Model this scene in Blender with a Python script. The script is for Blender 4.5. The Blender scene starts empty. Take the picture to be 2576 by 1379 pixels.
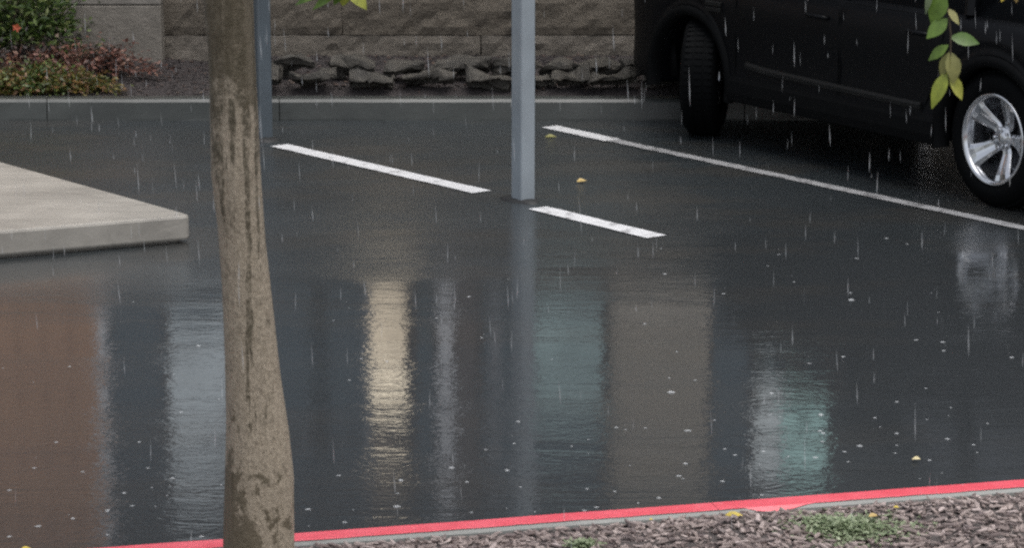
import bpy, bmesh, math, random
from mathutils import Vector, Matrix, noise

R = math.radians
rnd = random.Random(7)
scene = bpy.context.scene
COL = scene.collection

# ------------------------------------------------------------------ camera
CAM_H, PITCH, FPX = 2.56, R(12.0), 6617.0          # eye height, tilt, focal length for a 2576 px wide frame
cam_d = bpy.data.cameras.new('camera')
cam = bpy.data.objects.new('camera', cam_d)
COL.objects.link(cam)
cam.location = (0, 0, CAM_H)
cam.rotation_euler = (math.pi / 2 - PITCH, 0, 0)
cam_d.sensor_fit = 'HORIZONTAL'
cam_d.sensor_width = 36.0
cam_d.lens = 36.0 * FPX / 2576.0
cam_d.clip_start, cam_d.clip_end = 0.1, 2000
cam_d.dof.use_dof = True
cam_d.dof.focus_distance = 10.5
cam_d.dof.aperture_fstop = 9.0
scene.camera = cam

# ------------------------------------------------------------------ sky, sun, exposure
SUN_EL, SUN_AZ = R(72), R(125)
world = bpy.data.worlds.new('World')
scene.world = world
world.use_nodes = True
nt = world.node_tree
nt.nodes.clear()
sky = nt.nodes.new('ShaderNodeTexSky')
sky.sky_type = 'NISHITA'
sky.sun_disc = False
sky.sun_elevation, sky.sun_rotation = SUN_EL, SUN_AZ
sky.air_density, sky.dust_density, sky.ozone_density = 1.0, 4.0, 1.0
hs = nt.nodes.new('ShaderNodeHueSaturation')
hs.inputs['Saturation'].default_value = 0.37
bg = nt.nodes.new('ShaderNodeBackground')
bg.inputs['Strength'].default_value = 0.14
wo = nt.nodes.new('ShaderNodeOutputWorld')
nt.links.new(sky.outputs[0], hs.inputs['Color'])
nt.links.new(hs.outputs[0], bg.inputs['Color'])
nt.links.new(bg.outputs[0], wo.inputs['Surface'])

sun_d = bpy.data.lights.new('sun', 'SUN')
sun_d.energy, sun_d.angle, sun_d.color = 1.2, R(60), (1.0, 0.97, 0.93)
sun = bpy.data.objects.new('sun', sun_d)
COL.objects.link(sun)
sdir = Vector((math.sin(SUN_AZ) * math.cos(SUN_EL), math.cos(SUN_AZ) * math.cos(SUN_EL), math.sin(SUN_EL)))
sun.rotation_euler = (-sdir).to_track_quat('-Z', 'Y').to_euler()
sun.location = (0, 0, 30)

scene.view_settings.view_transform = 'Standard'
scene.view_settings.look = 'None'
scene.view_settings.gamma = 1.0
scene.view_settings.use_curve_mapping = False
scene.view_settings.exposure = 0.45
scene.render.engine = 'CYCLES'
scene.cycles.use_denoising = False
scene.cycles.pixel_filter_type = 'BLACKMAN_HARRIS'
scene.cycles.filter_width = 2.3
scene.cycles.max_bounces = 6
scene.cycles.sample_clamp_indirect = 4.0


# ------------------------------------------------------------------ from measured view angles to places
def ray(x, y):
    f = Vector((0, math.cos(PITCH), -math.sin(PITCH)))
    u = Vector((0, math.sin(PITCH), math.cos(PITCH)))
    return f + Vector((1, 0, 0)) * ((x - 1288) / FPX) - u * ((y - 689.5) / FPX)

def G(x, y, z=0.0):                      # the place seen at (x, y) on the level z
    d = ray(x, y)
    return Vector((0, 0, CAM_H)) + d * ((z - CAM_H) / d.z)

def W(x, y, Y):                          # the place seen at (x, y) at distance Y
    d = ray(x, y)
    return Vector((0, 0, CAM_H)) + d * (Y / d.y)


# ------------------------------------------------------------------ mesh helpers
class MB:
    def __init__(s):
        s.v, s.f, s.m = [], [], []

    def add(s, vs, fs, mi=0):
        o = len(s.v)
        s.v += [tuple(p) for p in vs]
        s.f += [tuple(i + o for i in f) for f in fs]
        s.m += [mi] * len(fs)

    def box(s, lo, hi, mi=0):
        x0, y0, z0 = lo
        x1, y1, z1 = hi
        s.add([(x0, y0, z0), (x1, y0, z0), (x1, y1, z0), (x0, y1, z0), (x0, y0, z1), (x1, y0, z1), (x1, y1, z1), (x0, y1, z1)],
              [(3, 2, 1, 0), (4, 5, 6, 7), (0, 1, 5, 4), (1, 2, 6, 5), (2, 3, 7, 6), (3, 0, 4, 7)], mi)

    def rings(s, rings, close=True, cap0=False, cap1=False, mi=0):
        n = len(rings[0])
        vs = [p for r in rings for p in r]
        fs = []
        for i in range(len(rings) - 1):
            for j in range(n if close else n - 1):
                k = (j + 1) % n
                fs.append((i * n + j, i * n + k, (i + 1) * n + k, (i + 1) * n + j))
        if cap0:
            fs.append(tuple(reversed(range(n))))
        if cap1:
            fs.append(tuple((len(rings) - 1) * n + j for j in range(n)))
        s.add(vs, fs, mi)

    def tube(s, pts, rad, n=8, mi=0, caps=True):
        pts = [Vector(p) for p in pts]
        rs = rad if isinstance(rad, (list, tuple)) else [rad] * len(pts)
        rings = []
        for i, p in enumerate(pts):
            t = (pts[min(i + 1, len(pts) - 1)] - pts[max(i - 1, 0)]).normalized()
            a = t.cross(Vector((0.3, 1, 0.1))).normalized()
            b = t.cross(a)
            rings.append([p + (a * math.cos(2 * math.pi * j / n) + b * math.sin(2 * math.pi * j / n)) * rs[i] for j in range(n)])
        s.rings(rings, True, caps, caps, mi)

    def build(s, name, mats, parent=None, smooth=False, bevel=0.0, loc=None):
        me = bpy.data.meshes.new(name)
        me.from_pydata(s.v, [], s.f)
        for m in (mats if isinstance(mats, (list, tuple)) else [mats]):
            me.materials.append(m)
        if any(s.m):
            me.polygons.foreach_set('material_index', s.m)
        bm = bmesh.new()
        bm.from_mesh(me)
        bmesh.ops.recalc_face_normals(bm, faces=bm.faces)
        bm.to_mesh(me)
        bm.free()
        if smooth:
            me.polygons.foreach_set('use_smooth', [True] * len(me.polygons))
        me.update()
        return link(name, me, parent, bevel, loc)


def link(name, me, parent=None, bevel=0.0, loc=None):
    o = bpy.data.objects.new(name, me)
    COL.objects.link(o)
    if parent is not None:
        o.parent = parent
    if loc is not None:
        o.location = loc
    if bevel:
        b = o.modifiers.new('bevel', 'BEVEL')
        b.width, b.segments, b.limit_method = bevel, 2, 'ANGLE'
    return o

def empty(name, loc=(0, 0, 0), rz=0.0):
    o = bpy.data.objects.new(name, None)
    COL.objects.link(o)
    o.location, o.rotation_euler = loc, (0, 0, rz)
    o.empty_display_size = 0.2
    return o

def tag(o, label=None, cat=None, group=None, kind=None):
    if label:
        o['label'] = label
    if cat:
        o['category'] = cat
    if group:
        o['group'] = group
    if kind:
        o['kind'] = kind
    return o

def nz(p, s=1.0, seed=0.0):
    return noise.noise(Vector(p) * s + Vector((seed, seed * 1.7, -seed)))


# ------------------------------------------------------------------ material helpers
def lin(r, g, b):
    return tuple((c / 255 / 12.92) if c / 255 <= 0.04045 else ((c / 255 + 0.055) / 1.055) ** 2.4 for c in (r, g, b)) + (1,)

class Mat:
    def __init__(s, name):
        s.m = bpy.data.materials.new(name)
        s.m.use_nodes = True
        s.t = s.m.node_tree
        s.b = s.t.nodes['Principled BSDF']
        s.co = s.n('ShaderNodeTexCoord').outputs['Object']

    def n(s, kind, **kw):
        nd = s.t.nodes.new(kind)
        for k, v in kw.items():
            setattr(nd, k, v)
        return nd

    def put(s, sock, v):
        if hasattr(v, 'is_output') or isinstance(v, bpy.types.NodeSocket):
            s.t.links.new(v, sock)
        else:
            sock.default_value = v

    def set(s, **kw):
        for k, v in kw.items():
            s.put(s.b.inputs[k.replace('_', ' ')], v)
        return s

    def world(s):
        return s.n('ShaderNodeNewGeometry').outputs['Position']

    def scale(s, v, sc):
        m = s.n('ShaderNodeMapping')
        s.put(m.inputs['Vector'], v)
        m.inputs['Scale'].default_value = sc
        return m.outputs[0]

    def noise(s, scale, detail=4, rough=0.55, vec=None, dist=0.0, color=False):
        nd = s.n('ShaderNodeTexNoise')
        s.put(nd.inputs['Vector'], vec if vec is not None else s.co)
        nd.inputs['Scale'].default_value, nd.inputs['Detail'].default_value = scale, detail
        nd.inputs['Roughness'].default_value, nd.inputs['Distortion'].default_value = rough, dist
        return nd.outputs['Color' if color else 'Fac']

    def ramp(s, fac, stops, interp='LINEAR'):
        nd = s.n('ShaderNodeValToRGB')
        nd.color_ramp.interpolation = interp
        el = nd.color_ramp.elements
        while len(el) < len(stops):
            el.new(0.5)
        for e, (p, c) in zip(el, stops):
            e.position = p
            e.color = c if isinstance(c, tuple) else (c, c, c, 1)
        s.put(nd.inputs[0], fac)
        return nd.outputs[0]

    def mix(s, fac, a, b, mode='MIX'):
        nd = s.n('ShaderNodeMix', data_type='RGBA', blend_type=mode)
        s.put(nd.inputs[0], fac)
        s.put(nd.inputs[6], a)
        s.put(nd.inputs[7], b)
        return nd.outputs[2]

    def math(s, op, a, b=0.0, c=0.0):
        nd = s.n('ShaderNodeMath', operation=op)
        for i, v in enumerate((a, b, c)):
            s.put(nd.inputs[i], v)
        return nd.outputs[0]

    def maprange(s, v, a, b, c=0.0, d=1.0, smooth=True):
        nd = s.n('ShaderNodeMapRange')
        if smooth:
            nd.interpolation_type = 'SMOOTHSTEP'
        for i, q in enumerate((v, a, b, c, d)):
            s.put(nd.inputs[i], q)
        return nd.outputs[0]

    def bump(s, h, strength=0.3, dist=0.01, normal=None):
        nd = s.n('ShaderNodeBump')
        nd.inputs['Strength'].default_value, nd.inputs['Distance'].default_value = strength, dist
        s.put(nd.inputs['Height'], h)
        if normal is not None:
            s.put(nd.inputs['Normal'], normal)
        return nd.outputs[0]

    def island(s):
        return s.n('ShaderNodeNewGeometry').outputs['Random Per Island']

    def orandom(s):
        return s.n('ShaderNodeObjectInfo').outputs['Random']


def C(r, g=None, b=None):
    return (r, r if g is None else g, r if b is None else b, 1)


# wet asphalt: dark binder with stone grain under a water film that thickens towards the near kerb
def mat_asphalt():
    m = Mat('wet_asphalt')
    w = m.world()
    sep = m.n('ShaderNodeSeparateXYZ')
    m.put(sep.inputs[0], w)
    big = m.noise(0.55, 4, 0.5, w)
    silt = m.maprange(sep.outputs[0], -0.9, -1.9, 0.0, 1.0)               # shallower beside the pavement corner
    lvl = m.math('ADD', m.math('ADD', sep.outputs[1], silt), m.math('MULTIPLY', m.math('SUBTRACT', big, 0.5), 5.0))
    pud = m.maprange(lvl, 14.9, 11.0)                                   # 1 under the standing water, 0 where only wet
    grain = m.noise(160, 3, 0.7, w)
    patch = m.noise(1.3, 5, 0.6, w)
    col = m.mix(patch, C(0.007, 0.0115, 0.0140), C(0.022, 0.029, 0.0335))
    col = m.mix(m.math('MULTIPLY', m.maprange(m.noise(0.8, 4, 0.6, m.scale(w, (1, 1.8, 1))), 0.46, 0.64), 0.55), col, C(0.033, 0.030, 0.025))
    agg = m.noise(55, 3, 0.7, w)
    col = m.mix(m.math('MULTIPLY', m.maprange(agg, 0.56, 0.7), 0.55), col, C(0.060, 0.060, 0.057))
    col = m.mix(m.maprange(grain, 0.6, 0.75), col, C(0.06, 0.06, 0.058))
    col = m.mix(m.math('MULTIPLY', pud, 0.6), col, C(0.014, 0.016, 0.017))
    m.set(Base_Color=col, Roughness=0.55)
    m.b.inputs['Specular IOR Level'].default_value = 0.35
    m.put(m.b.inputs['Normal'], m.bump(grain, 0.5, 0.004))
    # ripples: rain-stirred fine chop, with calm and stirred stretches
    chop = m.noise(34, 2.5, 0.6, m.scale(w, (0.75, 1.0, 1.0)), 0.6)
    slow = m.noise(5.0, 2, 0.5, w)
    h = m.math('ADD', m.math('MULTIPLY', chop, 0.42), m.math('MULTIPLY', slow, 0.42))
    vor = m.n('ShaderNodeTexVoronoi')
    m.put(vor.inputs['Vector'], w)
    vor.inputs['Scale'].default_value = 5.5
    sc = m.n('ShaderNodeSeparateColor')
    m.put(sc.inputs[0], vor.outputs['Color'])
    rad = m.maprange(sc.outputs[0], 0, 1, 0.05, 0.42, False)              # where the ring stands in its cell
    dist = m.math('ABSOLUTE', m.math('SUBTRACT', vor.outputs['Distance'], rad))
    ring = m.math('MULTIPLY', m.maprange(dist, 0.09, 0.0), m.maprange(sc.outputs[1], 0.45, 0.9))
    h = m.math('ADD', h, m.math('MULTIPLY', ring, 0.05))
    rough = m.maprange(m.noise(220, 2, 0.6, w), 0.3, 0.7)
    hh = m.math('ADD', h, m.math('MULTIPLY', rough, m.maprange(pud, 0, 1, 0.25, 0.012)))
    band = m.noise(1.0, 5, 0.65, m.scale(w, (0.7, 2.6, 1.0)), 0.8)          # calmer and more stirred stretches
    stir = m.maprange(band, 0.38, 0.66)
    hh = m.math('MULTIPLY', hh, m.maprange(stir, 0, 1, 0.75, 1.7))
    m.put(m.b.inputs['Coat Normal'], m.bump(hh, 0.20, 0.006))
    m.set(Coat_Weight=1.0, Coat_IOR=1.45)
    cr_ = m.maprange(pud, 0, 1, 0.27, 0.03)
    m.put(m.b.inputs['Coat Roughness'], m.math('ADD', cr_, m.math('MULTIPLY', m.maprange(band, 0.5, 0.72), 0.10)))
    return m.m

def mat_paint_white(name, lo, hi, cut):
    m = Mat(name)
    w = m.world()
    wear = m.maprange(m.noise(9, 6, 0.75, w), cut, cut + 0.14)
    fine = m.maprange(m.noise(120, 3, 0.7, w), 0.25, 0.4)
    c = m.mix(m.math('MULTIPLY', wear, fine), C(lo, lo, lo * 1.02), C(hi, hi * 1.01, hi * 1.03))
    m.set(Base_Color=c, Roughness=0.4, Coat_Weight=0.6, Coat_Roughness=0.25)
    m.put(m.b.inputs['Normal'], m.bump(m.noise(160, 3, 0.7, w), 0.3, 0.003))
    return m.m

def mat_concrete(name, a, b, wet=0.4, streak=True):
    m = Mat(name)
    w = m.world()
    n1 = m.noise(2.2, 6, 0.6, w)
    st = m.noise(14, 4, 0.6, m.scale(w, (0.12, 1.0, 0.6)))
    c = m.mix(m.maprange(n1, 0.3, 0.7), a, b)
    if streak:
        c = m.mix(m.math('MULTIPLY', m.maprange(st, 0.42, 0.7), 0.35), c, C(*[v * 0.72 for v in a[:3]]))
    damp = m.maprange(m.noise(3.1, 5, 0.7, m.scale(w, (0.5, 1.2, 1.0)), 0.6), 0.47, 0.62)
    c = m.mix(m.math('MULTIPLY', damp, 0.38), c, C(*[v * 0.55 for v in a[:3]]))
    pits = m.maprange(m.noise(75, 3, 0.6, w), 0.66, 0.74)
    c = m.mix(m.math('MULTIPLY', pits, 0.5), c, C(*[v * 0.5 for v in a[:3]]))
    m.set(Base_Color=c, Roughness=0.6, Coat_Weight=wet, Coat_Roughness=0.3)
    m.put(m.b.inputs['Normal'], m.bump(m.noise(90, 4, 0.7, w), 0.35, 0.004))
    return m.m

def mat_red():
    m = Mat('red_kerb_paint')
    w = m.world()
    n1 = m.noise(7, 5, 0.6, w)
    n2 = m.noise(38, 4, 0.65, w)
    c = m.mix(m.maprange(n1, 0.35, 0.7), C(0.72, 0.075, 0.105), C(0.80, 0.12, 0.155))
    c = m.mix(m.math('MULTIPLY', m.maprange(n2, 0.62, 0.74), 0.55), c, C(0.78, 0.36, 0.38))
    m.set(Base_Color=c, Roughness=0.45, Coat_Weight=0.5, Coat_Roughness=0.22)
    m.put(m.b.inputs['Normal'], m.bump(m.noise(70, 4, 0.7, w), 0.4, 0.004))
    return m.m

def mat_chips():
    m = Mat('bark_mulch_chip')
    t = m.math('FRACT', m.math('ADD', m.island(), m.orandom()))
    c = m.ramp(t, [(0.0, C(0.099, 0.073, 0.070)), (0.3, C(0.186, 0.143, 0.129)), (0.65, C(0.274, 0.218, 0.196)), (0.9, C(0.372, 0.299, 0.272)), (1.0, C(0.461, 0.379, 0.358))])
    g = m.noise(60, 4, 0.65, m.scale(m.world(), (1, 1, 1)))
    c = m.mix(m.maprange(g, 0.3, 0.75, 0, 0.7), c, C(0.142, 0.107, 0.101), 'MIX')
    m.set(Base_Color=m.mix(0.45, m.ramp(t, [(0.0, C(0.110, 0.081, 0.079)), (0.35, C(0.220, 0.171, 0.154)), (0.8, C(0.362, 0.292, 0.266)), (1.0, C(0.504, 0.418, 0.394))]), c),
          Roughness=0.55, Coat_Weight=0.3, Coat_Roughness=0.3)
    m.put(m.b.inputs['Normal'], m.bump(m.noise(130, 4, 0.7, m.world()), 0.5, 0.003))
    return m.m

def mat_soil(name, a, b):
    m = Mat(name)
    w = m.world()
    c = m.mix(m.maprange(m.noise(40, 6, 0.75, w), 0.3, 0.7), a, b)
    m.set(Base_Color=c, Roughness=0.8)
    m.put(m.b.inputs['Normal'], m.bump(m.noise(60, 5, 0.7, w), 0.9, 0.015))
    return m.m

def mat_stone(name, a, b, stain, bump=0.7):
    m = Mat(name)
    w = m.world()
    r = m.orandom()
    n1 = m.noise(6, 6, 0.65, w)
    c = m.mix(m.maprange(n1, 0.3, 0.7), a, b)
    n2 = m.noise(26, 5, 0.7, m.scale(w, (0.7, 1, 1.3)))
    c = m.mix(m.math('MULTIPLY', m.maprange(n2, 0.5, 0.72), 0.6), c, stain)
    hv = m.n('ShaderNodeHueSaturation')
    m.put(hv.inputs['Color'], c)
    m.put(hv.inputs['Value'], m.maprange(r, 0, 1, 0.92, 1.08, False))
    m.put(hv.inputs['Saturation'], m.maprange(r, 0, 1, 1.12, 0.88, False))
    m.set(Base_Color=hv.outputs[0], Roughness=0.7, Coat_Weight=0.12, Coat_Roughness=0.4)
    hgt = m.math('ADD', m.noise(22, 6, 0.7, w), m.math('MULTIPLY', m.noise(80, 4, 0.7, w), 0.4))
    m.put(m.b.inputs['Normal'], m.bump(hgt, bump, 0.03))
    return m.m

def mat_simple(name, col, rough=0.5, metal=0.0, coat=0.0, coat_r=0.1, var=0.0, vs=8.0, bump=0.0, bs=60, spec=0.5):
    m = Mat(name)
    w = m.world()
    c = col
    if var:
        d = C(*[v * (1 - var) for v in col[:3]])
        c = m.mix(m.maprange(m.noise(vs, 5, 0.6, w), 0.3, 0.7), d, col)
    m.set(Base_Color=c, Roughness=rough, Metallic=metal, Coat_Weight=coat, Coat_Roughness=coat_r)
    m.b.inputs['Specular IOR Level'].default_value = spec
    if bump:
        m.put(m.b.inputs['Normal'], m.bump(m.noise(bs, 4, 0.6, w), bump, 0.004))
    return m.m

def mat_leaf(name, stops, trans=0.25, rough=0.4):
    m = Mat(name)
    t = m.math('FRACT', m.math('ADD', m.island(), m.orandom()))
    c = m.ramp(t, stops)
    c = m.mix(m.math('MULTIPLY', m.maprange(m.noise(45, 3, 0.6, m.world()), 0.35, 0.7), 0.45), c, C(*[v * 0.45 for v in stops[0][1][:3]]))
    m.set(Base_Color=c, Roughness=rough)
    tr = m.n('ShaderNodeBsdfTranslucent')
    m.put(tr.inputs['Color'], c)
    mx = m.n('ShaderNodeMixShader')
    mx.inputs[0].default_value = trans
    m.t.links.new(m.b.outputs[0], mx.inputs[1])
    m.t.links.new(tr.outputs[0], mx.inputs[2])
    m.t.links.new(mx.outputs[0], m.t.nodes['Material Output'].inputs['Surface'])
    return m.m

def mat_bark():
    m = Mat('wet_smooth_bark')
    co = m.co
    # object space: z up the trunk, x/y around it
    warp = m.n('ShaderNodeVectorMath', operation='ADD')
    m.put(warp.inputs[0], co)
    ws = m.n('ShaderNodeVectorMath', operation='SCALE')
    m.put(ws.inputs[0], m.noise(14, 3, 0.6, m.scale(co, (1, 1, 0.5)), 0, True))
    ws.inputs['Scale'].default_value = 0.022
    m.put(warp.inputs[1], ws.outputs[0])
    wv = warp.outputs[0]
    streak = m.noise(1.0, 3, 0.6, m.scale(wv, (52, 52, 1.0)))
    broad = m.noise(1.0, 3, 0.5, m.scale(wv, (24, 24, 0.9)))
    mott = m.noise(11, 6, 0.7, m.scale(co, (1, 1, 0.75)), 0.4)
    speck = m.noise(48, 5, 0.75, m.scale(co, (1, 1, 0.6)))
    fine = m.noise(150, 4, 0.7, m.scale(co, (1, 1, 0.45)))
    sep = m.n('ShaderNodeSeparateXYZ')
    m.put(sep.inputs[0], co)
    z = sep.outputs[2]
    base = m.mix(m.maprange(fine, 0.3, 0.7), C(0.285, 0.235, 0.170), C(0.42, 0.355, 0.270))
    base = m.mix(m.math('MULTIPLY', m.maprange(speck, 0.5, 0.68), 0.6), base, C(0.125, 0.103, 0.072))
    base = m.mix(m.math('MULTIPLY', m.maprange(mott, 0.55, 0.72), 0.45), base, C(0.15, 0.128, 0.085))
    # rain runs: dark and narrow, broader high up the trunk
    run = m.maprange(m.math('ADD', streak, m.maprange(z, 0.5, 1.3, -0.04, 0.06)), 0.565, 0.62)
    run2 = m.maprange(m.math('ADD', broad, m.maprange(z, 1.05, 1.45, -0.15, 0.10)), 0.53, 0.60)
    ragged = m.maprange(m.math('ADD', m.math('MULTIPLY', speck, 0.6), m.math('MULTIPLY', mott, 0.4)), 0.40, 0.54, 0.15, 1.0)
    c = m.mix(m.math('MULTIPLY', m.math('MAXIMUM', run, run2), m.math('MULTIPLY', ragged, 0.85)), base, C(0.058, 0.047, 0.024))
    # soaked patches near the foot and at the top of the visible length
    low = m.math('ADD', m.math('ADD', mott, m.math('MULTIPLY', m.math('SUBTRACT', speck, 0.5), 0.22)), m.math('ADD', m.maprange(z, 0.75, 0.12, -0.20, 0.10), m.math('MULTIPLY', sep.outputs[0], -1.1)))
    high = m.math('ADD', mott, m.maprange(z, 1.25, 1.62, -0.22, 0.22))
    wetp = m.math('MAXIMUM', m.maprange(low, 0.50, 0.545), m.maprange(high, 0.50, 0.62))
    c = m.mix(m.math('MULTIPLY', wetp, 0.76), c, C(0.082, 0.064, 0.034))
    m.set(Base_Color=c, Roughness=0.6, Coat_Weight=0.12, Coat_Roughness=0.35)
    m.put(m.b.inputs['Normal'], m.bump(m.math('ADD', m.math('ADD', fine, m.math('MULTIPLY', speck, 1.4)), m.math('MULTIPLY', streak, 1.0)), 0.8, 0.008))
    return m.m

def mat_glow(name, col, strength, rough=0.08):
    m = Mat(name)
    n1 = m.noise(5, 3, 0.6, m.world())
    e = m.mix(m.maprange(n1, 0.3, 0.7), C(*[v * 0.55 for v in col[:3]]), col)
    m.set(Base_Color=C(0.03, 0.035, 0.04), Roughness=rough)
    m.put(m.b.inputs['Emission Color'], e)
    m.b.inputs['Emission Strength'].default_value = strength
    return m.m

def mat_water_drop(name, clear):
    m = Mat(name)
    m.set(Base_Color=C(0.85, 0.88, 0.9), Roughness=0.15)
    tp = m.n('ShaderNodeBsdfTransparent')
    mx = m.n('ShaderNodeMixShader')
    mx.inputs[0].default_value = clear
    m.t.links.new(m.b.outputs[0], mx.inputs[1])
    m.t.links.new(tp.outputs[0], mx.inputs[2])
    m.t.links.new(mx.outputs[0], m.t.nodes['Material Output'].inputs['Surface'])
    return m.m

M_ASPH = mat_asphalt()
M_LINE = mat_paint_white('white_road_paint', 0.36, 0.80, 0.35)
M_LINEW = mat_paint_white('worn_road_paint', 0.17, 0.40, 0.38)
M_SLAB = mat_concrete('pale_concrete', C(0.275, 0.258, 0.228), C(0.37, 0.348, 0.308), 0.3)
M_KERB = mat_concrete('grey_kerb_concrete', C(0.17, 0.175, 0.165), C(0.23, 0.235, 0.22), 0.4, False)
M_KERBD = mat_concrete('dark_wet_kerb_concrete', C(0.036, 0.041, 0.038), C(0.058, 0.064, 0.059), 0.9, False)
M_RED = mat_red()
M_CHIP = mat_chips()
M_SOIL = mat_soil('dark_mulch_soil', C(0.05, 0.042, 0.039), C(0.13, 0.112, 0.106))
M_BED = mat_soil('purple_brown_mulch', C(0.026, 0.022, 0.022), C(0.062, 0.052, 0.051))
M_STONE = mat_stone('rough_limestone', C(0.124, 0.105, 0.082), C(0.180, 0.155, 0.123), C(0.080, 0.069, 0.054), 1.0)
M_SMOOTH = mat_stone('smooth_limestone', C(0.20, 0.183, 0.158), C(0.255, 0.233, 0.203), C(0.15, 0.138, 0.12), 0.5)
M_ROCK = mat_stone('wet_ledge_rock', C(0.048, 0.044, 0.037), C(0.095, 0.086, 0.071), C(0.028, 0.027, 0.023), 1.0)
M_MORTAR = mat_simple('mortar', C(0.055, 0.050, 0.045), 0.85, var=0.4, bump=0.5)
M_BROWN = mat_simple('brown_cladding', C(0.65, 0.355, 0.20), 0.6, var=0.15, vs=3)
M_FRAME = mat_simple('pale_window_frame', C(0.62, 0.63, 0.66), 0.4, 0.0, var=0.1)
M_WHITE = mat_simple('white_painted_jamb', C(0.85, 0.85, 0.87), 0.4, 0.0, var=0.08)
M_FRAMEG = mat_simple('grey_window_frame', C(0.25, 0.26, 0.28), 0.4, 0.0, var=0.1)
M_BOARDD = mat_simple('dull_brown_board', C(0.15, 0.115, 0.105), 0.6, var=0.2)
M_TAN2 = mat_stone('tan_pillar_stone', C(0.45, 0.39, 0.31), C(0.55, 0.48, 0.39), C(0.33, 0.285, 0.225), 0.25)
M_DARKF = mat_simple('dark_bronze_frame', C(0.09, 0.065, 0.055), 0.4, 0.3, var=0.2)
M_GLASS = mat_simple('dark_blue_window_glass', C(0.10, 0.13, 0.15), 0.05, 0.65, var=0.1)
M_BLIND = mat_glow('pale_glow_blind', C(0.52, 0.58, 0.62), 1.1)  # the pale, teal and white panes emit their own tone
M_TEAL = mat_glow('teal_glow_pane', C(0.36, 0.57, 0.55), 1.5)
M_TEALD = mat_glow('dim_teal_pane', C(0.28, 0.39, 0.40), 1.0)
M_WARM = mat_glow('warm_lit_pane', C(1.0, 0.87, 0.66), 2.6)
M_WARMD = mat_glow('dim_warm_pane', C(0.95, 0.79, 0.58), 1.2)
M_WARMF = mat_glow('faint_warm_pane', C(0.60, 0.48, 0.36), 0.5)
M_WHITEL = mat_glow('white_glow_pane', C(0.75, 0.82, 0.85), 0.9)
M_FASCIA = mat_simple('dark_fascia', C(0.09, 0.10, 0.10), 0.6, var=0.3)
M_ROOF = mat_simple('dark_roofing', C(0.06, 0.06, 0.06), 0.8, var=0.3)
M_POST = mat_simple('blue_grey_post_paint', C(0.275, 0.312, 0.342), 0.38, 0.0, 0.5, 0.15, var=0.14, vs=5, bump=0.12, bs=40)
M_POSTD = mat_simple('dark_post_grey', C(0.085, 0.105, 0.122), 0.4, 0.0, 0.4, 0.2, var=0.2, vs=5, bump=0.12, bs=40)  # darker blue-grey for the farther post
M_GROUT = mat_simple('dark_grout', C(0.016, 0.017, 0.018), 0.7, 0, 0.15, 0.3, var=0.4, vs=20, bump=0.6)
M_BARK = mat_bark()
M_TWIG = mat_simple('brown_twig', C(0.09, 0.065, 0.04), 0.7, var=0.4, vs=30)
M_LEAF = mat_leaf('green_leaf', [(0, C(0.085, 0.165, 0.028)), (0.5, C(0.15, 0.25, 0.042)), (1, C(0.21, 0.30, 0.06))])
M_LEAFY = mat_leaf('yellow_green_leaf', [(0, C(0.30, 0.36, 0.05)), (0.5, C(0.42, 0.45, 0.07)), (1, C(0.52, 0.50, 0.12))])
M_LEAFB = mat_leaf('browning_leaf', [(0, C(0.24, 0.24, 0.08)), (0.5, C(0.30, 0.29, 0.10)), (1, C(0.36, 0.34, 0.14))])
M_YEL = mat_leaf('fallen_yellow_leaf', [(0, C(0.52, 0.40, 0.04)), (1, C(0.66, 0.50, 0.07))], 0.1)
M_TAN = mat_leaf('fallen_tan_leaf', [(0, C(0.45, 0.30, 0.10)), (1, C(0.56, 0.42, 0.16))], 0.1)
M_SHG = mat_leaf('shrub_green', [(0, C(0.030, 0.060, 0.014)), (0.4, C(0.065, 0.115, 0.025)), (0.8, C(0.13, 0.19, 0.045)), (1, C(0.24, 0.27, 0.10))])
M_SHY = mat_leaf('shrub_yellow_green', [(0, C(0.045, 0.060, 0.015)), (0.35, C(0.10, 0.12, 0.022)), (0.62, C(0.19, 0.15, 0.03)), (0.8, C(0.24, 0.12, 0.045)), (1, C(0.34, 0.20, 0.12))])
M_SHR = mat_leaf('shrub_red_brown', [(0, C(0.060, 0.032, 0.026)), (0.5, C(0.16, 0.075, 0.055)), (0.85, C(0.27, 0.115, 0.085)), (1, C(0.36, 0.22, 0.16))])
M_WEED = mat_leaf('weed_green', [(0, C(0.16, 0.215, 0.11)), (0.5, C(0.28, 0.345, 0.195)), (1, C(0.42, 0.47, 0.31))])
M_FLOWER = mat_leaf('red_orange_petal', [(0, C(0.55, 0.10, 0.05)), (1, C(0.62, 0.16, 0.07))], 0.1)
M_PAINT = mat_simple('black_car_paint', C(0.003, 0.0035, 0.0045), 0.4, 0.0, 0.02, 0.08, spec=0.15)
M_PLAST = mat_simple('black_car_plastic', C(0.004, 0.0045, 0.005), 0.6, var=0.2, vs=20, spec=0.08)
M_TYRE = mat_simple('tyre_rubber', C(0.003, 0.0035, 0.004), 0.65, 0, 0.0, 0.3, bump=0.2, spec=0.07)
M_ALLOY = mat_simple('polished_alloy', C(0.70, 0.71, 0.73), 0.18, 1.0)
M_ALLOYD = mat_simple('shaded_alloy_barrel', C(0.42, 0.43, 0.45), 0.28, 1.0)  # darker copy of the alloy, shade inside the wheel put into its colour
M_DISC = mat_simple('brake_disc_steel', C(0.10, 0.10, 0.11), 0.5, 0.8)
M_CHROME = mat_simple('dulled_trim', C(0.014, 0.015, 0.015), 0.45, 0.5)
M_CGLASS = mat_simple('car_glass', C(0.01, 0.012, 0.014), 0.03, 0.0, 1.0, 0.02)
M_LAMP = mat_simple('red_lamp_lens', C(0.25, 0.01, 0.012), 0.15, 0, 1.0, 0.05)
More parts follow.
